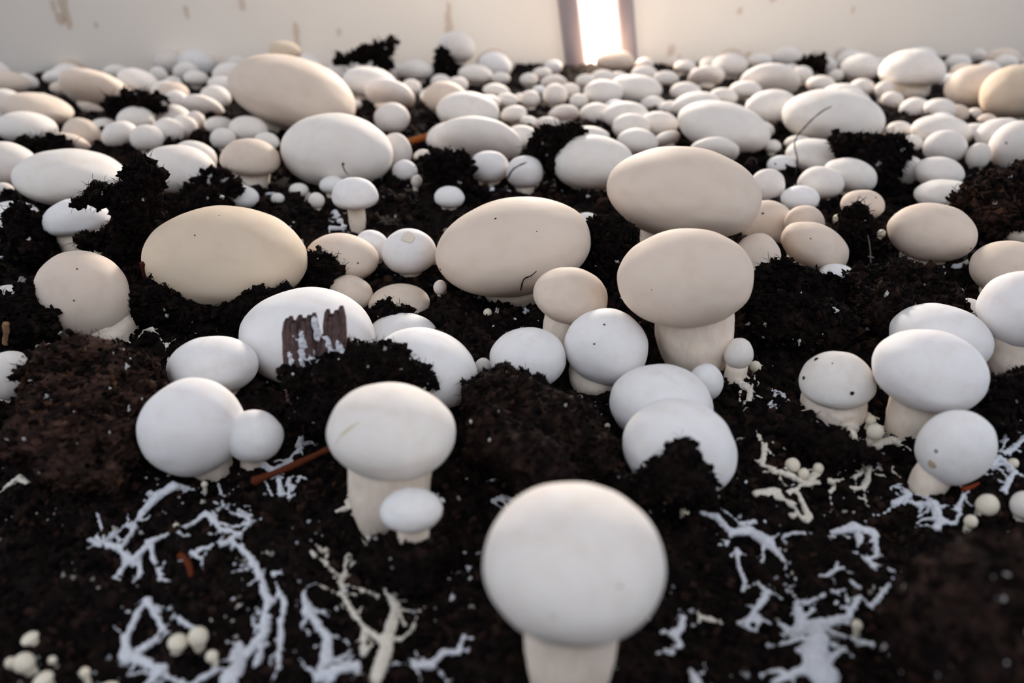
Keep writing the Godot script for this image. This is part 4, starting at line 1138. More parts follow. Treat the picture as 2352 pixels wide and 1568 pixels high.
		["small oval pale mushroom, seventh behind the short stemmed mushroom", -0.2962, 0.0065, -0.7085, 0.011, 0.0087, -8, 0, 0.0057, 0, 1, 0, 0],
		["small oval cream mushroom, second to the left of the mushroom behind the peat chunk", -0.3652, 0.0039, -0.578, 0.008, 0.0052, 1, 0, 0.0042, 0, 2, 0, 0],
		["tiny oval pale mushroom, fifth behind the broad thread marked mushroom", -0.2049, 0.0034, -0.6329, 0.006, 0.0045, -6, 0, 0.0031, 0, 1, 0, 0],
		["small oval cream mushroom, nearest in front of the raised mushroom", -0.0406, 0.0046, -0.7047, 0.009, 0.0062, 1, 0, 0.0047, 0, 2, 0, 0],
		["small oval pale mushroom, second behind the straight stemmed mushroom", -0.375, 0.0059, -0.5659, 0.011, 0.0078, -8, 0, 0.0057, 0, 1, 0, 0],
		["small oval pale mushroom, sixth behind the mushroom behind the peat chunk", -0.2699, 0.0062, -0.6022, 0.011, 0.0082, -1, 0, 0.0057, 0, 1, 0, 0],
		["oval cream mushroom, second to the left of the back middle mushroom", -0.0477, 0.0088, -0.5541, 0.016, 0.0118, 6, 0, 0.0083, 0, 2, 1, 0],
		["small oval cream mushroom, fourth to the right of the shaded stem mushroom", 0.4108, 0.0059, -0.7116, 0.011, 0.0079, -3, 0, 0.0057, 0, 2, 0, 0],
		["small oval cream mushroom, third to the right of the mushroom at the gap", 0.1693, 0.0038, -0.7743, 0.008, 0.0051, 4, 0, 0.0042, 0, 2, 0, 0],
		["small oval white mushroom, nearest to the left of the root crossed mushroom", 0.189, 0.0057, -0.5253, 0.011, 0.0076, -0, 0, 0.0057, 0, 0, 1, 0],
		["small oval white mushroom, nearest behind the round mushroom by the bare soil", 0.2761, 0.0049, -0.4846, 0.009, 0.0065, 10, 0, 0.0047, 0, 0, 0, 0],
		["small oval pale mushroom, nearest to the left of the broad thread marked mushroom", -0.1766, 0.0043, -0.5466, 0.009, 0.0057, 3, 0, 0.0047, 0, 1, 0, 0],
		["small oval cream mushroom, sixth to the right of the mushroom at the gap", 0.2233, 0.0076, -0.799, 0.013, 0.0102, -3, 0, 0.0068, 0, 2, 0, 0],
		["small oval pale mushroom, fourth to the left of the raised mushroom", -0.116, 0.0044, -0.6796, 0.009, 0.0058, -6, 0, 0.0047, 0, 1, 0, 0],
		["small oval pale mushroom, fifth behind the specked edge mushroom", 0.4448, 0.0064, -0.672, 0.011, 0.0085, -5, 0, 0.0057, 0, 1, 0, 0],
		["small oval pale mushroom, third behind the broad thread marked mushroom", -0.1754, 0.0051, -0.5991, 0.009, 0.0068, 9, 0, 0.0047, 0, 1, 0, 0],
		["small oval white mushroom, nearest behind the broad thread marked mushroom", -0.1067, 0.0046, -0.4347, 0.009, 0.0062, 11, 0, 0.0047, 0, 0, 1, 0],
		["small oval pale mushroom, third in front of the shaded stem mushroom", 0.2836, 0.0046, -0.5724, 0.008, 0.0062, 11, 0, 0.0042, 0, 1, 0, 0],
		["small oval cream mushroom, third in front of the mushroom at the gap", 0.111, 0.0043, -0.6166, 0.008, 0.0057, -5, 0, 0.0042, 0, 2, 0, 0],
		["oval pale mushroom, sixth to the left of the shaded stem mushroom", 0.2391, 0.0078, -0.5605, 0.016, 0.0104, -10, 0, 0.0083, 0, 1, 1, 0],
		["tiny oval pale mushroom, fourth to the right of the mushroom at the gap", 0.1788, 0.0035, -0.7976, 0.006, 0.0046, -3, 0, 0.0031, 0, 1, 0, 0],
		["tiny oval cream mushroom, fourth behind the broad thread marked mushroom", -0.1726, 0.0032, -0.7219, 0.006, 0.0043, 4, 0, 0.0031, 0, 2, 0, 0],
		["tiny oval cream mushroom, second to the left of the raised mushroom", -0.0994, 0.003, -0.7651, 0.006, 0.004, -6, 0, 0.0031, 0, 2, 0, 0],
	]

func make_marks() -> void:
	mark("large round white mushroom alone at the very front, thick stem below", Color8(150, 150, 140), 1, [Vector4(0.01311, 0.03223, -0.06564, 0.00068)])
	mark("large round white mushroom alone at the very front, thick stem below", Color8(190, 187, 182), 1, [Vector4(0.00492, 0.02955, -0.06374, 0.00047)])
	mark("round white mushroom with two grey specks in the middle of its cap", Color8(84, 80, 84), 0, [Vector4(0.02022, 0.01544, -0.16106, 0.00054)])
	mark("round white mushroom with two grey specks in the middle of its cap", Color8(84, 80, 84), 0, [Vector4(0.02286, 0.01907, -0.16458, 0.00043)])
	mark("biggest cream mushroom behind the tall one, with a wide oval cap", Color8(30, 22, 20), 0, [Vector4(0.03442, 0.02991, -0.24661, 0.00059)])
	mark("wide cream mushroom with wrinkled lower edge, tilted down to the left", Color8(40, 30, 28), 0, [Vector4(-0.00509, 0.02837, -0.21939, 0.00054)])
	mark("wide cream mushroom with wrinkled lower edge, tilted down to the left", Color8(30, 22, 20), 0, [Vector4(-0.02267, 0.01183, -0.21907, 0.00083)])
	mark("wide cream mushroom with wrinkled lower edge, tilted down to the left", Color8(70, 56, 50), 0, [Vector4(0.00745, 0.02665, -0.2122, 0.00039)])
	mark("huge smooth tan mushroom at the left with its cap sunk in soil", Color8(60, 48, 40), 0, [Vector4(-0.08886, 0.0302, -0.21673, 0.0004)])
	mark("huge smooth tan mushroom at the left with its cap sunk in soil", Color8(80, 64, 52), 0, [Vector4(-0.09281, 0.02762, -0.20632, 0.00038)])
	mark("egg shaped cream mushroom at the left in front of the upright peat chunk", Color8(120, 96, 84), 1, [Vector4(-0.11933, 0.02393, -0.18932, 0.0006)])
	mark("egg shaped cream mushroom at the left in front of the upright peat chunk", Color8(110, 88, 78), 1, [Vector4(-0.11918, 0.01689, -0.18378, 0.00047)])
	mark("white mushroom with torn lower skin and a wide crumbly stem", Color8(40, 24, 20), 0, [Vector4(0.07327, 0.0139, -0.15609, 0.00094)])
	mark("white mushroom with torn lower skin and a wide crumbly stem", Color8(46, 28, 20), 0, [Vector4(0.07841, 0.01059, -0.14588, 0.0008)])
	mark("white mushroom with torn lower skin and a wide crumbly stem", Color8(60, 44, 38), 0, [Vector4(0.07014, 0.01002, -0.1538, 0.00073)])
	mark("white mushroom with torn lower skin and a wide crumbly stem", Color8(70, 58, 54), 0, [Vector4(0.07541, 0.01502, -0.15214, 0.00031)])
	mark("lowest white mushroom of the right cluster, tilted with a dirty flank", Color8(196, 174, 148), 1, [Vector4(0.08616, 0.00748, -0.12314, 0.00161)])
	mark("lowest white mushroom of the right cluster, tilted with a dirty flank", Color8(140, 128, 116), 1, [Vector4(0.08637, 0.01058, -0.12339, 0.00071)])
	mark("broad white mushroom with a dark speck and thread near its lower edge", Color8(50, 40, 38), 0, [Vector4(-0.0786, 0.01429, -0.34364, 0.00101)])
	mark("white mushroom with a small speck at the right edge", Color8(70, 58, 56), 0, [Vector4(0.25325, 0.01517, -0.38311, 0.00111)])
	mark("round white mushroom with a brown smear on top", Color8(229, 216, 202), 1, [Vector4(-0.03492, 0.01592, -0.23746, 0.00382)])
	mark("white mushroom with a faint yellowish scratch on its cap and a thick stem", Color8(206, 196, 160), 2, [Vector4(-0.031, 0.02357, -0.10727, 0.00031), Vector4(-0.02982, 0.02551, -0.10741, 0.00031), Vector4(-0.02823, 0.02691, -0.10777, 0.0003), Vector4(-0.02648, 0.02785, -0.10827, 0.00023)])
	mark("white mushroom with a faint yellowish scratch on its cap and a thick stem", Color8(120, 92, 70), 1, [Vector4(-0.03153, 0.02206, -0.10754, 0.0007)])
	mark("large cream mushroom standing tall on a swollen stem in the middle", Color8(120, 110, 98), 1, [Vector4(0.04363, 0.03851, -0.17756, 0.00044)])
	mark("large cream mushroom standing tall on a swollen stem in the middle", Color8(130, 116, 104), 1, [Vector4(0.03363, 0.02851, -0.16418, 0.00042)])
	mark("warm yellowish mushroom with a ragged soil spike before its cap", Color8(70, 56, 50), 0, [Vector4(0.14263, 0.01617, -0.28334, 0.00051)])
	mark("cream mushroom growing out of the side of the wide oval one", Color8(70, 60, 54), 0, [Vector4(0.09819, 0.01064, -0.2802, 0.00085)])
	mark("cream mushroom beside the huge tan one with a dark clod before it", Color8(90, 76, 64), 0, [Vector4(-0.05124, 0.00948, -0.23031, 0.00058)])
	mark("small speckled button at the foot of the dangling root", Color8(60, 50, 48), 0, [Vector4(0.13338, 0.00673, -0.37396, 0.00088)])
	mark("rough flaking white mushroom cut off at the left edge", Color8(150, 112, 100), 1, [Vector4(-0.12086, 0.01236, -0.16045, 0.00065)])
	mark("clean oval cream mushroom standing free at the right", Color8(120, 98, 84), 0, [Vector4(0.16058, 0.00932, -0.2448, 0.00061)])
	mark("cream mushroom with a pointed inner edge, joined to its neighbour by a seam", Color8(110, 96, 84), 0, [Vector4(0.10228, 0.01417, -0.24108, 0.0006)])

func make_pins() -> void:
	pinhead("small round cream pinhead, second in front of the fused mushroom", -0.0539, 0.00182, -0.0835, 0.00154, 0.0012, 15)
	pinhead("small round cream pinhead, nearest in front of the fused mushroom", -0.0507, 0.00249, -0.084, 0.00155, 0.00179, 7)
	pinhead("tiny round cream pinhead, third in front of the fused mushroom", -0.0478, 0.00115, -0.0814, 0.00097, 0.00098, -10)
	pinhead("small round cream pinhead, fifth in front of the fused mushroom", -0.0764, 0.00177, -0.0796, 0.00151, 0.00172, -13)
	pinhead("small round cream pinhead, seventh in front of the fused mushroom", -0.072, 0.00144, -0.0769, 0.00148, 0.00083, -11)
	pinhead("tiny round cream pinhead, sixth in front of the fused mushroom", -0.0789, 0.00133, -0.08, 0.00085, 0.00097, 6)
	pinhead("tiny round cream pinhead, fourth in front of the fused mushroom", -0.0729, 0.00096, -0.0808, 0.00063, 0.00073, -9)
	pinhead("small round cream pinhead, nearest in front of the flaking mushroom", -0.0787, 0.00122, -0.0848, 0.00134, 0.00077, -13)
	pinhead("small round cream pinhead, nearest in front of the tilted right mushroom", 0.0953, 0.00231, -0.1165, 0.00208, 0.00239, 11)
	pinhead("small round cream pinhead, second in front of the tilted right mushroom", 0.09, 0.00161, -0.1125, 0.00121, 0.00139, 6)
	pinhead("tiny round cream pinhead, nearest in front of the torn mushroom", 0.0858, 0.00151, -0.1483, 0.0012, 0.00137, 9)
	pinhead("small round cream pinhead, nearest to the left of the tilted right mushroom", 0.0844, 0.00186, -0.1428, 0.00188, 0.00216, 12)
	pinhead("small round cream pinhead, second in front of the torn mushroom", 0.0774, 0.00228, -0.1403, 0.0016, 0.00184, 11)
	pinhead("small round cream pinhead, nearest to the right of the half buried mushroom", 0.0607, 0.00183, -0.1297, 0.00159, 0.00182, -2)
	pinhead("tiny round cream pinhead, nearest to the left of the yellowish mushroom", 0.1352, 0.00252, -0.2966, 0.00178, 0.00204, 15)
	pinhead("tiny round cream pinhead, nearest in front of the yellowish mushroom", 0.1473, 0.0019, -0.2815, 0.00152, 0.00175, 11)
	pinhead("tiny round cream pinhead, third in front of the torn mushroom", 0.0665, 0.00139, -0.1298, 0.00113, 0.0013, 1)
	pinhead("tiny round cream pinhead, second to the right of the half buried mushroom", 0.0625, 0.00147, -0.1277, 0.0012, 0.00138, 12)
	pinhead("tiny round cream pinhead, nearest to the right of the tilted right mushroom", 0.1076, 0.00125, -0.1289, 0.00108, 0.00118, 14)
	pinhead("tiny round cream pinhead, nearest to the right of the front round mushroom", 0.0571, 0.00175, -0.087, 0.00085, 0.00098, -9)
	pinhead("tiny round cream pinhead, nearest to the left of the front round mushroom", -0.0237, 0.00136, -0.1024, 0.00127, 0.00125, -3)
	pinhead("tiny round cream pinhead, nearest to the left of the torn mushroom", 0.0656, 0.00177, -0.1738, 0.00156, 0.00174, -1)
	pinhead("tiny round cream pinhead, nearest behind the half sunk white mushroom", -0.0076, 0.00153, -0.2084, 0.00136, 0.00141, 8)
	pinhead("tiny round cream pinhead, second to the left of the scratched mushroom", -0.0657, 0.00103, -0.1118, 0.00062, 0.00071, 0)
	pinhead("tiny round cream pinhead, nearest to the left of the scratched mushroom", -0.0648, 0.0013, -0.1244, 0.00068, 0.00078, 6)
	pinhead("tiny round cream pinhead, nearest to the left of the half buried mushroom", 0.0171, 0.00074, -0.1287, 0.00066, 0.00067, -7)
	pinhead("tiny round cream pinhead, nearest in front of the half buried mushroom", 0.0346, 0.00114, -0.1159, 0.00094, 0.00097, 7)
	pinhead("tiny round cream pinhead, nearest in front of the scratched mushroom", -0.0278, 0.00134, -0.1119, 0.00093, 0.00076, 14)
	pinhead("tiny round cream pinhead, nearest to the left of the wedged mushroom", 0.0227, 0.0008, -0.147, 0.00072, 0.00075, -7)
	pinhead("tiny round cream pinhead, nearest in front of the half sunk white mushroom", 0.0173, 0.00073, -0.16, 0.00072, 0.00075, 10)
	pinhead("small oval cream pinhead, second in front of the scratched mushroom", -0.062, 0.00008, -0.0757, 0.00179, 0.00095, -8)
	pinhead("tiny round cream pinhead, second in front of the flaking mushroom", -0.0655, 0.00256, -0.0772, 0.00075, 0.00086, 2)

func make_clods() -> void:
	clod("tall upright chunk of black peat with a ragged arm pointing left", 0, 0.65, 1.9, [[Vector4(-0.1174, 0.0381, -0.2338, 0.0047), Vector4(-0.1216, 0.0284, -0.2338, 0.0048), Vector4(-0.1271, 0.0149, -0.2338, 0.0052), Vector4(-0.1282, 0.0008, -0.2338, 0.0068)], [Vector4(-0.1235, 0.0301, -0.2338, 0.0025), Vector4(-0.1336, 0.0318, -0.2338, 0.0022), Vector4(-0.1419, 0.0287, -0.2338, 0.0004)], [Vector4(-0.1291, 0.0156, -0.2338, 0.0029), Vector4(-0.142, 0.0156, -0.2338, 0.0022)], [Vector4(-0.1197, 0.0187, -0.2338, 0.0014), Vector4(-0.1194, 0.0166, -0.2357, 0.0013)]])
	clod("black soil clod banked against the front of the huge tan mushroom", 0, 0.8, 2.4, [[Vector4(-0.1104, 0.0084, -0.2025, 0.0065), Vector4(-0.0992, 0.0068, -0.2013, 0.006), Vector4(-0.0892, 0.001, -0.2013, 0.0053), Vector4(-0.0764, 0.0068, -0.2013, 0.0052), Vector4(-0.0642, 0.0073, -0.2049, 0.0032)], [Vector4(-0.1019, 0.0144, -0.2034, 0.0018), Vector4(-0.1057, 0.0066, -0.2034, 0.0026)]])
	clod("dark square clod at the left edge before the flat pale cap", 0, 0.8, 2.4, [[Vector4(-0.1385, 0.0116, -0.1826, 0.0072), Vector4(-0.1301, 0.0116, -0.1826, 0.0055)], [Vector4(-0.1339, 0.0151, -0.1878, 0.0034), Vector4(-0.1294, 0.0138, -0.1878, 0.0029)]])
	clod("small curled black clod in front of the cream mushroom beside the tan one", 0, 0.6, 1.7, [[Vector4(-0.0641, 0.0104, -0.2275, 0.0031), Vector4(-0.0623, 0.005, -0.2275, 0.0043), Vector4(-0.0644, -0.0005, -0.2275, 0.0038)], [Vector4(-0.0619, 0.0078, -0.2275, 0.0029), Vector4(-0.0576, 0.0078, -0.2275, 0.0023)]])
	clod("thin strip of dark soil lying across a flat cream button", 0, 0.5, 1.3, [[Vector4(-0.0426, 0.0028, -0.2064, 0.0013), Vector4(-0.0384, 0.0028, -0.2064, 0.0017), Vector4(-0.033, 0.0025, -0.2064, 0.0013)]])
	clod("large ragged black clod below the mouldy wood splinter", 0, 0.6, 1.9, [[Vector4(-0.0476, 0.0138, -0.1469, 0.0044), Vector4(-0.0384, 0.0161, -0.1469, 0.005), Vector4(-0.0294, 0.0167, -0.1469, 0.0044), Vector4(-0.0252, 0.0173, -0.1469, 0.003)], [Vector4(-0.0386, 0.0085, -0.1442, 0.007), Vector4(-0.0455, 0.006, -0.1424, 0.005)], [Vector4(-0.0278, 0.0117, -0.1469, 0.0034), Vector4(-0.0204, 0.0136, -0.1469, 0.0012), Vector4(-0.0198, 0.0147, -0.1469, 0.0006)]])
	clod("brown fibrous mound of peat in front of the half sunk white mushroom", 1, 0.65, 1.9, [[Vector4(-0.0057, 0.0091, -0.1469, 0.0053), Vector4(0.0014, 0.009, -0.1424, 0.0061), Vector4(0.0108, 0.0087, -0.1341, 0.0066), Vector4(0.0177, 0.0069, -0.1264, 0.0057)], [Vector4(-0.0027, 0.0111, -0.1516, 0.0031), Vector4(0.006, 0.0086, -0.1488, 0.0035)], [Vector4(-0.0032, 0.0123, -0.1249, 0.0062), Vector4(0.0062, 0.0119, -0.1153, 0.0059)]])
	clod("ragged black clod lying on the front of the half buried mushroom", 0, 0.55, 1.7, [[Vector4(0.0269, 0.0102, -0.1121, 0.003), Vector4(0.0315, 0.0138, -0.1121, 0.0036), Vector4(0.036, 0.0113, -0.1121, 0.0031)], [Vector4(0.0329, 0.0167, -0.1128, 0.0016), Vector4(0.0325, 0.0128, -0.1128, 0.0025)], [Vector4(0.0223, 0.0087, -0.114, 0.0025), Vector4(0.0275, 0.0066, -0.114, 0.0025)]])
	clod("block of dark peat with pale crumbs between the wrinkled and wide oval mushrooms", 0, 0.6, 1.8, [[Vector4(0.0314, 0.0165, -0.2311, 0.0057), Vector4(0.0311, 0.0098, -0.2311, 0.0064), Vector4(0.0322, 0.0019, -0.2311, 0.0068)], [Vector4(0.0363, 0.0166, -0.2357, 0.0032), Vector4(0.0282, 0.0195, -0.2338, 0.0026)]])
	clod("dark peat ridge with an upright spike at the foot of the joined mushrooms", 0, 0.65, 1.9, [[Vector4(0.077, 0.0121, -0.2105, 0.0027), Vector4(0.0799, 0.0048, -0.2105, 0.0068), Vector4(0.0882, 0.0078, -0.2105, 0.0054), Vector4(0.0989, 0.0048, -0.2105, 0.0068)], [Vector4(0.0782, 0.0145, -0.2111, 0.0011), Vector4(0.0795, 0.0089, -0.2111, 0.0019)], [Vector4(0.0843, 0.0161, -0.2105, 0.0019), Vector4(0.0869, 0.0121, -0.2105, 0.0029)], [Vector4(0.0778, 0.007, -0.1905, 0.0075), Vector4(0.0895, 0.0056, -0.1878, 0.0074)]])
	clod("dark fibrous peat mound with white flecks below the free oval mushroom", 1, 0.7, 2.0, [[Vector4(0.1072, 0.0117, -0.2064, 0.0053), Vector4(0.1189, 0.0124, -0.2064, 0.0058), Vector4(0.1247, 0.01, -0.196, 0.0056)], [Vector4(0.107, 0.0098, -0.1905, 0.0074), Vector4(0.1163, 0.007, -0.1878, 0.0062)]])
	clod("black peat spike standing in front of the yellowish mushroom", 0, 0.6, 1.6, [[Vector4(0.1238, 0.0167, -0.2562, 0.0031), Vector4(0.1241, 0.011, -0.2562, 0.0047), Vector4(0.1286, 0.0034, -0.2562, 0.0054)], [Vector4(0.1237, 0.0202, -0.2562, 0.0009), Vector4(0.1245, 0.0151, -0.2562, 0.0016)]])
	clod("brown peat lump sloping down from the right edge above the free oval mushroom", 2, 0.9, 2.6, [[Vector4(0.1784, 0.0153, -0.285, 0.0038), Vector4(0.1905, 0.0179, -0.285, 0.0068), Vector4(0.2036, 0.0197, -0.285, 0.0085)], [Vector4(0.1868, 0.0106, -0.2748, 0.0084), Vector4(0.2002, 0.0106, -0.2748, 0.0101)]])
	clod("black pointed clod below the root crossed mushroom", 0, 0.9, 2.4, [[Vector4(0.1597, 0.0194, -0.3667, 0.0026), Vector4(0.1715, 0.0141, -0.3667, 0.0064), Vector4(0.1842, 0.0103, -0.3667, 0.0091)], [Vector4(0.1905, 0.0143, -0.3708, 0.0052), Vector4(0.1735, 0.0064, -0.3549, 0.0084)]])
	clod("dark clod in the gap left of the clear standing mushroom", 0, 1.0, 2.4, [[Vector4(0.0125, 0.0161, -0.3627, 0.0047), Vector4(0.0199, 0.0182, -0.3627, 0.0072), Vector4(0.0285, 0.0215, -0.3667, 0.0055)], [Vector4(0.0241, 0.0118, -0.3587, 0.0076)]])
	clod("ragged dark clod tossed up against the back wall left of the raised mushroom", 0, 1.3, 2.6, [[Vector4(-0.1461, 0.0212, -0.6659, 0.0026), Vector4(-0.1253, 0.0267, -0.6659, 0.004), Vector4(-0.1027, 0.0332, -0.6659, 0.0037)], [Vector4(-0.1086, 0.0281, -0.6659, 0.0044), Vector4(-0.1088, 0.017, -0.6659, 0.0052)]])
	clod("dark soil propping up the raised mushroom by the wall", 0, 1.3, 2.6, [[Vector4(-0.0614, 0.0196, -0.7035, 0.0051), Vector4(-0.0602, 0.0112, -0.7035, 0.0067), Vector4(-0.0533, 0.0075, -0.7035, 0.0055)]])
	clod("black soil pocket at the back between small caps on the right", 0, 1.4, 2.6, [[Vector4(0.2612, 0.0138, -0.7035, 0.0039), Vector4(0.2748, 0.0145, -0.7035, 0.0059)]])
	clod("flaky brown peat slab beside the flaking mushroom", 2, 0.75, 2.2, [[Vector4(-0.1099, 0.0134, -0.1516, 0.0051), Vector4(-0.1008, 0.0147, -0.1535, 0.0048), Vector4(-0.09, 0.0123, -0.1535, 0.0048)], [Vector4(-0.1054, 0.0096, -0.1424, 0.0055), Vector4(-0.0934, 0.0102, -0.1424, 0.0055), Vector4(-0.0834, 0.0096, -0.1442, 0.0044)]])
	clod("lower brown peat slab with white specks at the left", 2, 0.7, 2.0, [[Vector4(-0.1047, 0.0092, -0.1294, 0.0042), Vector4(-0.0943, 0.0103, -0.1294, 0.0046), Vector4(-0.0826, 0.0092, -0.1294, 0.0042)], [Vector4(-0.0951, 0.0057, -0.1235, 0.0036), Vector4(-0.0818, 0.0057, -0.1221, 0.0036)]])
	clod("dark blurred soil hump filling the front right corner", 1, 0.6, 2.0, [[Vector4(0.0566, 0.0199, -0.0721, 0.0053), Vector4(0.0638, 0.0225, -0.0735, 0.0065), Vector4(0.0731, 0.0242, -0.075, 0.0072)], [Vector4(0.0588, 0.0147, -0.0679, 0.0064), Vector4(0.0695, 0.0181, -0.0679, 0.0075)]])
	clod("dark clod with white threads right of the biggest right cluster mushroom", 0, 0.6, 1.7, [[Vector4(0.1126, 0.012, -0.1442, 0.004), Vector4(0.1188, 0.0108, -0.1442, 0.005)], [Vector4(0.1095, 0.0083, -0.139, 0.0029)]])
	clod("black clod under the torn mushroom and its crumbly stem", 0, 0.55, 1.5, [[Vector4(0.0643, 0.0065, -0.1357, 0.0027), Vector4(0.0707, 0.0047, -0.1325, 0.0025), Vector4(0.0765, 0.0035, -0.1309, 0.0023)]])
	clod("bank of black soil hiding the foot of the small button", 0, 0.55, 1.4, [[Vector4(-0.0237, 0.003, -0.1033, 0.0021), Vector4(-0.0184, 0.0053, -0.1, 0.0028), Vector4(-0.0137, 0.0061, -0.1, 0.0026)], [Vector4(-0.0248, 0.0032, -0.1, 0.0024), Vector4(-0.0165, 0.0031, -0.0958, 0.0031)]])
	clod("black clod between the small caps of the back left rows", 0, 1.2, 2.4, [[Vector4(-0.2552, 0.015, -0.4868, 0.0044), Vector4(-0.2395, 0.0168, -0.4868, 0.005), Vector4(-0.2257, 0.0158, -0.4895, 0.0033)]])
	clod("dark clod below the broad pale mushroom beside the peat chunk", 0, 1.0, 2.0, [[Vector4(-0.263, 0.0099, -0.4048, 0.0024), Vector4(-0.2492, 0.0087, -0.4048, 0.0028), Vector4(-0.238, 0.0064, -0.4048, 0.0019)]])
	clod("dark peat bank behind the huge tan mushroom", 0, 0.9, 1.8, [[Vector4(-0.1339, 0.0115, -0.3075, 0.0037), Vector4(-0.1265, 0.0135, -0.3136, 0.0041), Vector4(-0.1201, 0.0126, -0.3136, 0.003)], [Vector4(-0.1339, 0.0075, -0.2959, 0.0054), Vector4(-0.122, 0.0094, -0.2987, 0.0047)]])
	clod("dark clod at the far left between bluish mushrooms", 0, 0.8, 2.2, [[Vector4(-0.1778, 0.0183, -0.2562, 0.0025), Vector4(-0.1759, 0.0118, -0.2562, 0.0063), Vector4(-0.1726, 0.0067, -0.2519, 0.0069)]])
	clod("dark clod with brown chip behind the lone button", 0, 1.0, 2.2, [[Vector4(-0.0357, 0.0135, -0.3437, 0.0053), Vector4(-0.0266, 0.0124, -0.3437, 0.0057), Vector4(-0.0235, 0.0083, -0.3401, 0.0049)]])

func make_mycelium() -> void:
	mycelium("long branching web of white mycelium below the fused mushroom", 0, 0.8, [[Vector3(-0.083, -0.1109, 0.00043), Vector3(-0.0791, -0.1091, 0.00076), Vector3(-0.0752, -0.1079, 0.001), Vector3(-0.071, -0.1033, 0.00122), Vector3(-0.0683, -0.1065, 0.00108), Vector3(-0.0655, -0.1097, 0.00076), Vector3(-0.0629, -0.1128, 0.00077), Vector3(-0.0612, -0.1153, 0.00096)], [Vector3(-0.0752, -0.1079, 0.00067), Vector3(-0.0759, -0.114, 0.00087), Vector3(-0.075, -0.1179, 0.00115), Vector3(-0.0726, -0.1207, 0.00117), Vector3(-0.0708, -0.1228, 0.00137), Vector3(-0.0683, -0.1246, 0.00065)], [Vector3(-0.0612, -0.1153, 0.00079), Vector3(-0.058, -0.1173, 0.00071), Vector3(-0.0536, -0.1147, 0.00078), Vector3(-0.0504, -0.1113, 0.00068)], [Vector3(-0.0612, -0.1153, 0.0007), Vector3(-0.06, -0.1207, 0.00054), Vector3(-0.0632, -0.1271, 0.00047)], [Vector3(-0.058, -0.1173, 0.00053), Vector3(-0.0573, -0.1221, 0.00045)], [Vector3(-0.0558, -0.1173, 0.00053), Vector3(-0.0525, -0.1166, 0.00062), Vector3(-0.0507, -0.11, 0.00051)], [Vector3(-0.0612, -0.1153, 0.00079), Vector3(-0.056, -0.1091, 0.00076), Vector3(-0.051, -0.1065, 0.00074), Vector3(-0.0521, -0.1038, 0.00049)], [Vector3(-0.051, -0.1065, 0.00091), Vector3(-0.0544, -0.1044, 0.00082), Vector3(-0.0588, -0.1033, 0.00073), Vector3(-0.0564, -0.1011, 0.0004)], [Vector3(-0.0523, -0.1055, 0.00082), Vector3(-0.0467, -0.1005, 0.00096), Vector3(-0.0435, -0.0958, 0.00069)], [Vector3(-0.0791, -0.1091, 0.00059), Vector3(-0.0834, -0.116, 0.00035)], [Vector3(-0.0791, -0.1091, 0.00059), Vector3(-0.0789, -0.1134, 0.0006), Vector3(-0.0772, -0.1109, 0.0006)], [Vector3(-0.0721, -0.1038, 0.00081), Vector3(-0.072, -0.1011, 0.00064)], [Vector3(-0.0683, -0.1065, 0.00074), Vector3(-0.0637, -0.0989, 0.00039)], [Vector3(-0.0699, -0.1044, 0.00082), Vector3(-0.0688, -0.1011, 0.00032)], [Vector3(-0.0652, -0.1091, 0.00076), Vector3(-0.0629, -0.1073, 0.00042)], [Vector3(-0.0759, -0.114, 0.00043), Vector3(-0.0778, -0.1153, 0.00035)], [Vector3(-0.075, -0.1179, 0.00044), Vector3(-0.0749, -0.1153, 0.00035)], [Vector3(-0.0579, -0.1121, 0.00043), Vector3(-0.0532, -0.1097, 0.00042), Vector3(-0.0515, -0.1121, 0.00043)], [Vector3(-0.0591, -0.1207, 0.00036), Vector3(-0.0549, -0.1186, 0.00036)]])
	mycelium("thick white mycelium loop at the front left around cream pinheads", 0, 0.8, [[Vector3(-0.0637, -0.0948, 0.00054), Vector3(-0.0645, -0.0909, 0.0009), Vector3(-0.0641, -0.0868, 0.00109), Vector3(-0.063, -0.0831, 0.00155), Vector3(-0.06, -0.0822, 0.00112), Vector3(-0.0559, -0.08, 0.00138), Vector3(-0.0571, -0.078, 0.00095)], [Vector3(-0.063, -0.0829, 0.00113), Vector3(-0.0596, -0.0862, 0.00065), Vector3(-0.0591, -0.0889, 0.00059), Vector3(-0.0618, -0.0917, 0.00068), Vector3(-0.064, -0.0946, 0.00038)], [Vector3(-0.0592, -0.0924, 0.00038), Vector3(-0.0559, -0.0895, 0.00052), Vector3(-0.052, -0.0873, 0.00073)], [Vector3(-0.0559, -0.08, 0.00069), Vector3(-0.0508, -0.0784, 0.00068), Vector3(-0.0474, -0.0804, 0.00069)]])
	mycelium("hanging white mycelium curtain left of centre at the front", 0, 0.8, [[Vector3(-0.0452, -0.0984, 0.00079), Vector3(-0.0419, -0.0929, 0.00113), Vector3(-0.0412, -0.0864, 0.0013), Vector3(-0.0434, -0.0829, 0.00113), Vector3(-0.0438, -0.078, 0.0019)], [Vector3(-0.0429, -0.0989, 0.00055), Vector3(-0.0391, -0.0919, 0.00068), Vector3(-0.0379, -0.0855, 0.00072), Vector3(-0.0368, -0.0796, 0.00055)], [Vector3(-0.0434, -0.0829, 0.00085), Vector3(-0.0453, -0.0855, 0.00115), Vector3(-0.0455, -0.0829, 0.0007)], [Vector3(-0.0412, -0.0864, 0.00058), Vector3(-0.0408, -0.0812, 0.0007)], [Vector3(-0.0416, -0.09, 0.00044), Vector3(-0.0439, -0.0914, 0.00045)]])
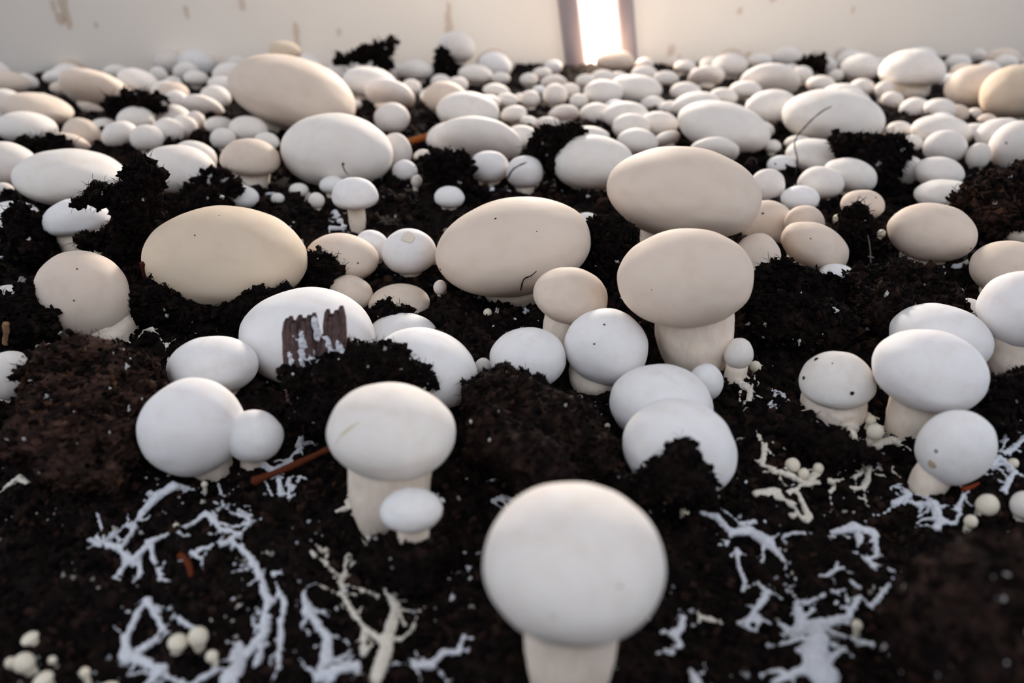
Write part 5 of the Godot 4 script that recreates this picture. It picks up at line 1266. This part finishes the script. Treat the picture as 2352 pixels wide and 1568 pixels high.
	mycelium("grey white mycelium strip running down to the front edge", 0, 0.8, [[Vector3(-0.0363, -0.094, 0.00061), Vector3(-0.0338, -0.0895, 0.00111), Vector3(-0.0305, -0.0859, 0.00101), Vector3(-0.03, -0.0812, 0.00111), Vector3(-0.0298, -0.0773, 0.00189)], [Vector3(-0.0336, -0.0891, 0.00074), Vector3(-0.0351, -0.0877, 0.00036)], [Vector3(-0.0304, -0.0855, 0.00065), Vector3(-0.0288, -0.0812, 0.00056), Vector3(-0.026, -0.0806, 0.00048)], [Vector3(-0.0298, -0.0776, 0.00135), Vector3(-0.0243, -0.0788, 0.00096)]])
	mycelium("tree shaped cream and white mycelium cord below the scratched mushroom", 1, 0.8, [[Vector3(-0.021, -0.0773, 0.00162), Vector3(-0.0207, -0.0821, 0.0014), Vector3(-0.0202, -0.0882, 0.00132), Vector3(-0.0203, -0.0929, 0.00129), Vector3(-0.0217, -0.0958, 0.00085), Vector3(-0.0245, -0.0995, 0.00055), Vector3(-0.0259, -0.1027, 0.0004)], [Vector3(-0.0213, -0.0956, 0.00077), Vector3(-0.0193, -0.0983, 0.00063), Vector3(-0.0164, -0.0979, 0.00063)], [Vector3(-0.0203, -0.0929, 0.00106), Vector3(-0.0185, -0.0895, 0.00052)], [Vector3(-0.0211, -0.0846, 0.00057), Vector3(-0.0243, -0.0874, 0.00073), Vector3(-0.0271, -0.0905, 0.00074), Vector3(-0.0299, -0.0943, 0.00061), Vector3(-0.0303, -0.0984, 0.00047), Vector3(-0.0293, -0.1022, 0.0004), Vector3(-0.027, -0.1042, 0.00024)], [Vector3(-0.0304, -0.0979, 0.00039), Vector3(-0.0338, -0.1009, 0.00032), Vector3(-0.0365, -0.1022, 0.00024)], [Vector3(-0.0304, -0.0987, 0.00039), Vector3(-0.0308, -0.105, 0.00033)], [Vector3(-0.0325, -0.0995, 0.00032), Vector3(-0.0359, -0.1038, 0.00024), Vector3(-0.0375, -0.105, 0.00025)], [Vector3(-0.0291, -0.0963, 0.00023), Vector3(-0.0236, -0.095, 0.00023)], [Vector3(-0.0305, -0.0948, 0.00031), Vector3(-0.0341, -0.0952, 0.00023)], [Vector3(-0.0247, -0.0868, 0.00058), Vector3(-0.0239, -0.0833, 0.00071), Vector3(-0.0224, -0.0838, 0.00035)]])
	mycelium("small white mycelium scrap left of the front round mushroom", 0, 0.6, [[Vector3(-0.016, -0.0806, 0.00069), Vector3(-0.0129, -0.0811, 0.00097), Vector3(-0.0118, -0.0838, 0.00092), Vector3(-0.0089, -0.0831, 0.00071), Vector3(-0.0078, -0.0859, 0.00043)], [Vector3(-0.0119, -0.0812, 0.00042), Vector3(-0.0098, -0.0784, 0.00054)], [Vector3(-0.0188, -0.0812, 0.00028), Vector3(-0.0167, -0.0808, 0.00035)]])
	mycelium("broad white mycelium patch right of the front round mushroom", 0, 0.55, [[Vector3(0.0379, -0.116, 0.00079), Vector3(0.0411, -0.1143, 0.0013), Vector3(0.0429, -0.1105, 0.00127), Vector3(0.0467, -0.1118, 0.00145), Vector3(0.049, -0.1081, 0.0015), Vector3(0.0509, -0.1038, 0.00057)], [Vector3(0.043, -0.1109, 0.00102), Vector3(0.0411, -0.1079, 0.0005)], [Vector3(0.0486, -0.1147, 0.00087), Vector3(0.0454, -0.114, 0.00069)], [Vector3(0.0525, -0.1091, 0.00076), Vector3(0.0548, -0.1097, 0.00076)]])
	mycelium("beaded white mycelium thread hanging from the broad patch", 0, 0.8, [[Vector3(0.0428, -0.1069, 0.00066), Vector3(0.0423, -0.1033, 0.00057), Vector3(0.0429, -0.1002, 0.00064), Vector3(0.0419, -0.0979, 0.00063)]])
	mycelium("winding white mycelium cord below the crumbly stem", 1, 0.8, [[Vector3(0.0561, -0.1393, 0.0008), Vector3(0.0557, -0.1341, 0.00107), Vector3(0.0538, -0.1291, 0.00076), Vector3(0.0566, -0.1261, 0.00084), Vector3(0.0629, -0.1267, 0.00093), Vector3(0.0683, -0.1276, 0.00094), Vector3(0.0712, -0.1242, 0.00092), Vector3(0.0749, -0.1253, 0.00093), Vector3(0.0785, -0.1317, 0.00096), Vector3(0.0819, -0.1336, 0.00087), Vector3(0.0834, -0.1312, 0.00057)], [Vector3(0.0787, -0.1322, 0.00077), Vector3(0.0745, -0.1297, 0.00066)], [Vector3(0.0629, -0.1267, 0.00084), Vector3(0.0669, -0.1301, 0.00086)], [Vector3(0.0702, -0.1264, 0.00065), Vector3(0.0663, -0.1235, 0.00055)], [Vector3(0.075, -0.1256, 0.00056), Vector3(0.0739, -0.1221, 0.00045)]])
	mycelium("white lump of mycelium shaped like a pebble with a curled tail", 1, 0.55, [[Vector3(0.0504, -0.1207, 0.00144), Vector3(0.0545, -0.1209, 0.00217), Vector3(0.0578, -0.1186, 0.00125)], [Vector3(0.0594, -0.1221, 0.00073), Vector3(0.0607, -0.1169, 0.00088), Vector3(0.058, -0.1128, 0.00086), Vector3(0.0555, -0.1143, 0.00069)], [Vector3(0.0575, -0.1153, 0.00052), Vector3(0.0595, -0.1166, 0.00035)]])
	mycelium("fan shaped white mycelium flake with notched edge", 0, 0.45, [[Vector3(0.0639, -0.113, 0.00103), Vector3(0.0683, -0.1138, 0.00173), Vector3(0.0712, -0.1125, 0.00155), Vector3(0.0701, -0.1079, 0.00075), Vector3(0.0677, -0.1038, 0.00041)], [Vector3(0.065, -0.1109, 0.00136), Vector3(0.065, -0.1079, 0.00067)], [Vector3(0.0679, -0.1109, 0.00136), Vector3(0.0654, -0.1061, 0.00041)], [Vector3(0.0674, -0.1033, 0.00049), Vector3(0.0646, -0.1011, 0.00072), Vector3(0.0655, -0.0995, 0.00063)], [Vector3(0.059, -0.1, 0.00063), Vector3(0.057, -0.0989, 0.00039)]])
	mycelium("large branching sheet of white mycelium at the front right", 0, 0.5, [[Vector3(0.0505, -0.0948, 0.00092), Vector3(0.0503, -0.0909, 0.00127), Vector3(0.0528, -0.0895, 0.00148), Vector3(0.0574, -0.09, 0.00133)], [Vector3(0.0514, -0.0882, 0.00146), Vector3(0.0487, -0.0829, 0.00183), Vector3(0.0477, -0.0769, 0.00283)], [Vector3(0.0496, -0.0891, 0.00088), Vector3(0.0472, -0.0895, 0.00089), Vector3(0.0462, -0.0909, 0.00075)], [Vector3(0.0471, -0.0891, 0.00066), Vector3(0.0473, -0.0855, 0.00065)], [Vector3(0.0568, -0.0895, 0.00089), Vector3(0.0608, -0.0943, 0.00053), Vector3(0.0607, -0.0974, 0.00031)], [Vector3(0.0528, -0.0877, 0.00073), Vector3(0.0564, -0.0859, 0.00072), Vector3(0.0577, -0.0829, 0.00063)], [Vector3(0.0515, -0.0943, 0.00061), Vector3(0.0566, -0.0956, 0.00046), Vector3(0.0583, -0.0933, 0.00038)], [Vector3(0.0487, -0.0829, 0.00099), Vector3(0.0458, -0.0821, 0.00056)]])
	mycelium("wispy white mycelium tuft beside the large branching sheet", 0, 0.6, [[Vector3(0.0404, -0.0908, 0.0006), Vector3(0.0432, -0.0933, 0.00091), Vector3(0.0454, -0.0963, 0.00085), Vector3(0.0443, -0.0984, 0.00047)], [Vector3(0.0427, -0.0919, 0.00075), Vector3(0.0391, -0.0911, 0.0006)], [Vector3(0.043, -0.0914, 0.0006), Vector3(0.0417, -0.0895, 0.00044)]])
	mycelium("white mycelium tendril above the front right soil hump", 0, 0.8, [[Vector3(0.0618, -0.0921, 0.00075), Vector3(0.0648, -0.0946, 0.00054), Vector3(0.0685, -0.0979, 0.00023)], [Vector3(0.0616, -0.0846, 0.00043), Vector3(0.0615, -0.0829, 0.00049), Vector3(0.0598, -0.0814, 0.00042)]])
	mycelium("bluish mycelium plume right of the front mushroom stem", 0, 0.6, [[Vector3(0.0295, -0.0908, 0.00045), Vector3(0.0282, -0.0882, 0.00066), Vector3(0.0267, -0.0864, 0.00094), Vector3(0.0272, -0.0838, 0.00071), Vector3(0.0251, -0.0819, 0.00042)], [Vector3(0.0272, -0.0873, 0.00058), Vector3(0.025, -0.0864, 0.00036)], [Vector3(0.0292, -0.0891, 0.00029), Vector3(0.031, -0.0895, 0.0003)]])
	mycelium("pale oblong mycelium flake beside the bluish plume", 1, 0.5, [[Vector3(0.0323, -0.0911, 0.0006), Vector3(0.0342, -0.0908, 0.00067), Vector3(0.0358, -0.0904, 0.00045)]])
	mycelium("white mycelium mass under the tilted right mushroom", 0, 0.8, [[Vector3(0.0798, -0.1214, 0.00127), Vector3(0.0833, -0.1235, 0.00128), Vector3(0.0836, -0.1271, 0.00084)], [Vector3(0.0845, -0.1214, 0.0009), Vector3(0.0866, -0.1193, 0.00143), Vector3(0.0856, -0.1147, 0.00104), Vector3(0.0833, -0.1118, 0.0012)], [Vector3(0.0866, -0.1193, 0.00089), Vector3(0.0905, -0.1173, 0.0008), Vector3(0.0944, -0.1221, 0.00055)], [Vector3(0.0853, -0.114, 0.00069), Vector3(0.088, -0.1134, 0.00052), Vector3(0.0906, -0.1166, 0.00044)], [Vector3(0.0829, -0.1228, 0.00064), Vector3(0.0847, -0.12, 0.00063)], [Vector3(0.0879, -0.1264, 0.00074), Vector3(0.0869, -0.1207, 0.00081)]])
	mycelium("white mycelium cord at the right edge above two cream pinheads", 0, 0.8, [[Vector3(0.099, -0.1271, 0.00075), Vector3(0.1029, -0.1291, 0.00113), Vector3(0.1068, -0.1317, 0.00096), Vector3(0.1125, -0.1357, 0.00098), Vector3(0.118, -0.139, 0.001)], [Vector3(0.1054, -0.1301, 0.00095), Vector3(0.1058, -0.1264, 0.00093), Vector3(0.102, -0.1214, 0.00054)], [Vector3(0.1031, -0.1294, 0.00066), Vector3(0.109, -0.1337, 0.00058)]])
	mycelium("crumbly cream mycelium collar at the foot of the scratched mushroom", 1, 0.8, [[Vector3(-0.0334, -0.1179, 0.00089), Vector3(-0.0315, -0.1153, 0.00131), Vector3(-0.0293, -0.1128, 0.00129), Vector3(-0.0274, -0.1093, 0.00076)], [Vector3(-0.0256, -0.1085, 0.00059), Vector3(-0.0236, -0.1091, 0.0005)], [Vector3(-0.0222, -0.1091, 0.00067), Vector3(-0.0212, -0.1058, 0.00049)], [Vector3(-0.0281, -0.1073, 0.00058), Vector3(-0.0253, -0.1065, 0.0005)]])
	mycelium("blue white mould plume between the fused and scratched mushrooms", 0, 0.8, [[Vector3(-0.0521, -0.1535, 0.00054), Vector3(-0.0499, -0.1469, 0.00125), Vector3(-0.0489, -0.1407, 0.00101), Vector3(-0.0471, -0.1424, 0.00081)], [Vector3(-0.0484, -0.139, 0.0008), Vector3(-0.0496, -0.1341, 0.00087), Vector3(-0.0524, -0.1301, 0.00114), Vector3(-0.0552, -0.1317, 0.00077)], [Vector3(-0.0501, -0.1271, 0.00065), Vector3(-0.048, -0.1221, 0.00073)], [Vector3(-0.0473, -0.1264, 0.00065), Vector3(-0.0461, -0.1207, 0.00045)], [Vector3(-0.0452, -0.1264, 0.00056), Vector3(-0.0457, -0.1228, 0.00055)], [Vector3(-0.0527, -0.1264, 0.00037), Vector3(-0.0501, -0.1221, 0.00045)]])
	mycelium("white mycelium tatter in the dark hollow at the right edge", 0, 0.8, [[Vector3(0.1266, -0.1638, 0.00079), Vector3(0.1246, -0.1575, 0.00109), Vector3(0.1293, -0.1627, 0.00067)], [Vector3(0.1156, -0.1469, 0.00062), Vector3(0.1151, -0.1424, 0.00081), Vector3(0.1199, -0.1488, 0.00063)], [Vector3(0.1151, -0.1424, 0.00081), Vector3(0.1096, -0.1357, 0.00059)]])
	mycelium("two white mycelium streaks on the lower brown slab", 0, 0.8, [[Vector3(-0.1056, -0.1382, 0.00089), Vector3(-0.1037, -0.1398, 0.0009), Vector3(-0.1002, -0.1398, 0.0007)], [Vector3(-0.1071, -0.1344, 0.00078), Vector3(-0.1052, -0.1353, 0.00068)], [Vector3(-0.1024, -0.1312, 0.00067), Vector3(-0.1026, -0.1325, 0.00048)], [Vector3(-0.1009, -0.1328, 0.00068), Vector3(-0.0977, -0.1322, 0.00048)], [Vector3(-0.1137, -0.139, 0.0008), Vector3(-0.1137, -0.1428, 0.00051)]])
	mycelium("short white mycelium smear at the left edge below the brown slabs", 1, 0.6, [[Vector3(-0.1084, -0.1261, 0.00046), Vector3(-0.1049, -0.1256, 0.00102), Vector3(-0.1021, -0.1246, 0.00065)]])
	mycelium("lumpy cream mycelium crust at the base of the torn mushroom", 1, 0.8, [[Vector3(0.0759, -0.1516, 0.00191), Vector3(0.08, -0.1526, 0.00214), Vector3(0.0846, -0.1535, 0.00193), Vector3(0.0861, -0.1506, 0.00169)], [Vector3(0.0764, -0.1488, 0.00168), Vector3(0.0809, -0.1469, 0.00187), Vector3(0.0789, -0.1433, 0.00143)], [Vector3(0.0861, -0.1506, 0.00148), Vector3(0.0863, -0.1451, 0.00175), Vector3(0.0862, -0.1424, 0.00152), Vector3(0.0827, -0.1404, 0.0011)], [Vector3(0.086, -0.1433, 0.00122), Vector3(0.0895, -0.1442, 0.00123), Vector3(0.0898, -0.1416, 0.00101)]])
	mycelium("tan crumbly crust beside the swollen stem of the tall mushroom", 1, 0.8, [[Vector3(0.0579, -0.1682, 0.00092), Vector3(0.0601, -0.1627, 0.00157), Vector3(0.0636, -0.166, 0.00102)], [Vector3(0.067, -0.1776, 0.00144), Vector3(0.0675, -0.1752, 0.00095)], [Vector3(0.0593, -0.1575, 0.00109), Vector3(0.0612, -0.1627, 0.0009)]])
	mycelium("thin grey mycelium threads on the dark soil right of the wedged mushroom", 0, 0.8, [[Vector3(0.0626, -0.1516, 0.00032), Vector3(0.0658, -0.1596, 0.00033), Vector3(0.0708, -0.1671, 0.00034)], [Vector3(0.0689, -0.1649, 0.00034), Vector3(0.0687, -0.1555, 0.00032)], [Vector3(0.085, -0.2177, 0.00042), Vector3(0.0816, -0.2049, 0.0004)], [Vector3(0.085, -0.1932, 0.00064), Vector3(0.087, -0.1955, 0.00052)]])
	mycelium("white triangular flake left of the half buried mushroom", 0, 0.5, [[Vector3(0.0186, -0.1551, 0.00108), Vector3(0.0212, -0.1551, 0.00097), Vector3(0.0197, -0.1512, 0.00085), Vector3(0.0197, -0.1488, 0.00031)]])
	mycelium("leaf shaped bluish flake touching the front round mushroom", 0, 0.35, [[Vector3(-0.0041, -0.1186, 0.00062), Vector3(-0.0019, -0.1196, 0.00116), Vector3(0.0008, -0.1207, 0.00108), Vector3(0.0031, -0.1209, 0.00072)]])
	mycelium("curled white mycelium rim beside the sloping mushroom", 0, 0.8, [[Vector3(-0.0146, -0.1565, 0.00076), Vector3(-0.0125, -0.1579, 0.00088), Vector3(-0.0102, -0.1559, 0.00076), Vector3(-0.0098, -0.1545, 0.00054)]])
	mycelium("white mycelium scraps in the hollow above the huge tan mushroom", 0, 0.8, [[Vector3(-0.0784, -0.3136, 0.00153), Vector3(-0.0737, -0.3045, 0.00167), Vector3(-0.0701, -0.2959, 0.00163)], [Vector3(-0.0701, -0.2959, 0.00109), Vector3(-0.0753, -0.2948, 0.00127)]])
	mycelium("small white mycelium scrap beside the bluish button in the hollow", 0, 0.8, [[Vector3(-0.1117, -0.3331, 0.00121), Vector3(-0.1067, -0.3366, 0.00162)]])
	mycelium("white flecks of mycelium on the soil before the egg shaped mushroom", 1, 0.8, [[Vector3(-0.1198, -0.1946, 0.00116), Vector3(-0.1153, -0.1905, 0.00127), Vector3(-0.1127, -0.1878, 0.00088)], [Vector3(-0.1082, -0.1946, 0.00103), Vector3(-0.1045, -0.1918, 0.00127)], [Vector3(-0.099, -0.1878, 0.00075), Vector3(-0.0955, -0.1813, 0.00073)], [Vector3(-0.138, -0.1905, 0.00114), Vector3(-0.1331, -0.1838, 0.00098)]])
	mycelium("hanging white mycelium icicles at the bottom edge right of centre", 0, 0.8, [[Vector3(0.0284, -0.0796, 0.00069), Vector3(0.0285, -0.0769, 0.00094)], [Vector3(0.0418, -0.0784, 0.00082), Vector3(0.0431, -0.0773, 0.00094)]])
	mycelium("faint white mycelium thread in front of the brown mound", 0, 0.8, [[Vector3(-0.0001, -0.1301, 0.00048), Vector3(0.0013, -0.1271, 0.00075), Vector3(0.0023, -0.1294, 0.00047)], [Vector3(-0.0038, -0.1242, 0.00037), Vector3(-0.0024, -0.1249, 0.00046)], [Vector3(0.0056, -0.1309, 0.00038), Vector3(0.0062, -0.1341, 0.00049)]])

func make_twigs() -> void:
	twig("reddish brown twig slanting up to the scratched mushroom", Color8(92, 46, 28), 0.00085, 0.00066, [Vector3(-0.0549, 0.002, -0.1242), Vector3(-0.0514, 0.0023, -0.1264), Vector3(-0.0456, 0.0033, -0.1294), Vector3(-0.0395, 0.0053, -0.1317)])
	twig("curved orange brown root fibre on the clod below the wood splinter", Color8(120, 66, 30), 0.00072, 0.00051, [Vector3(-0.0458, 0.0127, -0.1512), Vector3(-0.0416, 0.0137, -0.1512), Vector3(-0.0381, 0.0122, -0.1512), Vector3(-0.0373, 0.0104, -0.1497)])
	twig("orange wood chip lying between two caps in the back middle", Color8(150, 84, 42), 0.00228, 0.00203, [Vector3(-0.0632, 0.0038, -0.4324), Vector3(-0.0559, 0.005, -0.4357), Vector3(-0.0485, 0.0071, -0.4379)])
	twig("long thin dark root arching across the root crossed mushroom", Color8(52, 40, 38), 0.00042, 0.00033, [Vector3(0.1406, 0.0022, -0.3643), Vector3(0.1406, 0.0104, -0.3643), Vector3(0.144, 0.0163, -0.381), Vector3(0.15, 0.0228, -0.3862), Vector3(0.1571, 0.0294, -0.388), Vector3(0.162, 0.033, -0.3862)])
	twig("fine dark root tip resting on the button of the pair", Color8(40, 32, 32), 0.00044, 0.00032, [Vector3(-0.002, 0.0075, -0.343), Vector3(0.0008, 0.0128, -0.3401), Vector3(0.0068, 0.0163, -0.3387)])
	twig("fine black root at the lower edge of the wrinkled mushroom", Color8(30, 22, 20), 0.00021, 0.00015, [Vector3(0.0026, 0.0112, -0.2034), Vector3(0.0035, 0.0148, -0.2034), Vector3(0.0057, 0.0161, -0.2034), Vector3(0.0073, 0.0176, -0.2034)])
	twig("pale straw stub standing in the clod at the left edge", Color8(140, 110, 84), 0.0008, 0.00092, [Vector3(-0.1355, 0.0078, -0.1752), Vector3(-0.1332, 0.0145, -0.1752)])
	twig("red brown bark flake beside the egg shaped and huge tan mushrooms", Color8(62, 30, 24), 0.00144, 0.00118, [Vector3(-0.1097, 0.0192, -0.2064), Vector3(-0.1099, 0.0138, -0.2064)])
	twig("orange bark scrap in the mycelium at the right edge", Color8(120, 52, 24), 0.00063, 0.00027, [Vector3(0.0926, 0.0028, -0.1207), Vector3(0.0947, 0.0031, -0.1214), Vector3(0.0965, 0.0036, -0.1221)])
	twig("rust coloured bark scrap in the front left mycelium web", Color8(96, 46, 26), 0.00102, 0.00031, [Vector3(-0.0613, 0.0016, -0.1033), Vector3(-0.0591, 0.0016, -0.1011), Vector3(-0.0576, 0.0011, -0.0984)])
	twig("fine hair root looping beside the wide oval mushroom", Color8(70, 58, 54), 0.00026, 0.00021, [Vector3(0.1147, 0.0091, -0.3627), Vector3(0.1164, 0.0121, -0.3627), Vector3(0.1194, 0.0117, -0.3627), Vector3(0.1197, 0.0095, -0.3611)])
	twig("single pale root hair rising from the peat by the free oval mushroom", Color8(120, 105, 100), 0.00024, 0.00018, [Vector3(0.1241, 0.0057, -0.2395), Vector3(0.1226, 0.0113, -0.2395), Vector3(0.1208, 0.016, -0.2395)])
	twig("pale split straw below the clod of the wood splinter", Color8(190, 180, 165), 0.0005, 0.0004, [Vector3(-0.0395, 0.0114, -0.1442), Vector3(-0.0381, 0.01, -0.1433)])
	twig("fine thread hanging at the edge of the broad thread marked mushroom", Color8(60, 52, 50), 0.00029, 0.00022, [Vector3(-0.0707, 0.0233, -0.3075), Vector3(-0.0699, 0.0204, -0.3075), Vector3(-0.0686, 0.0186, -0.3075)])
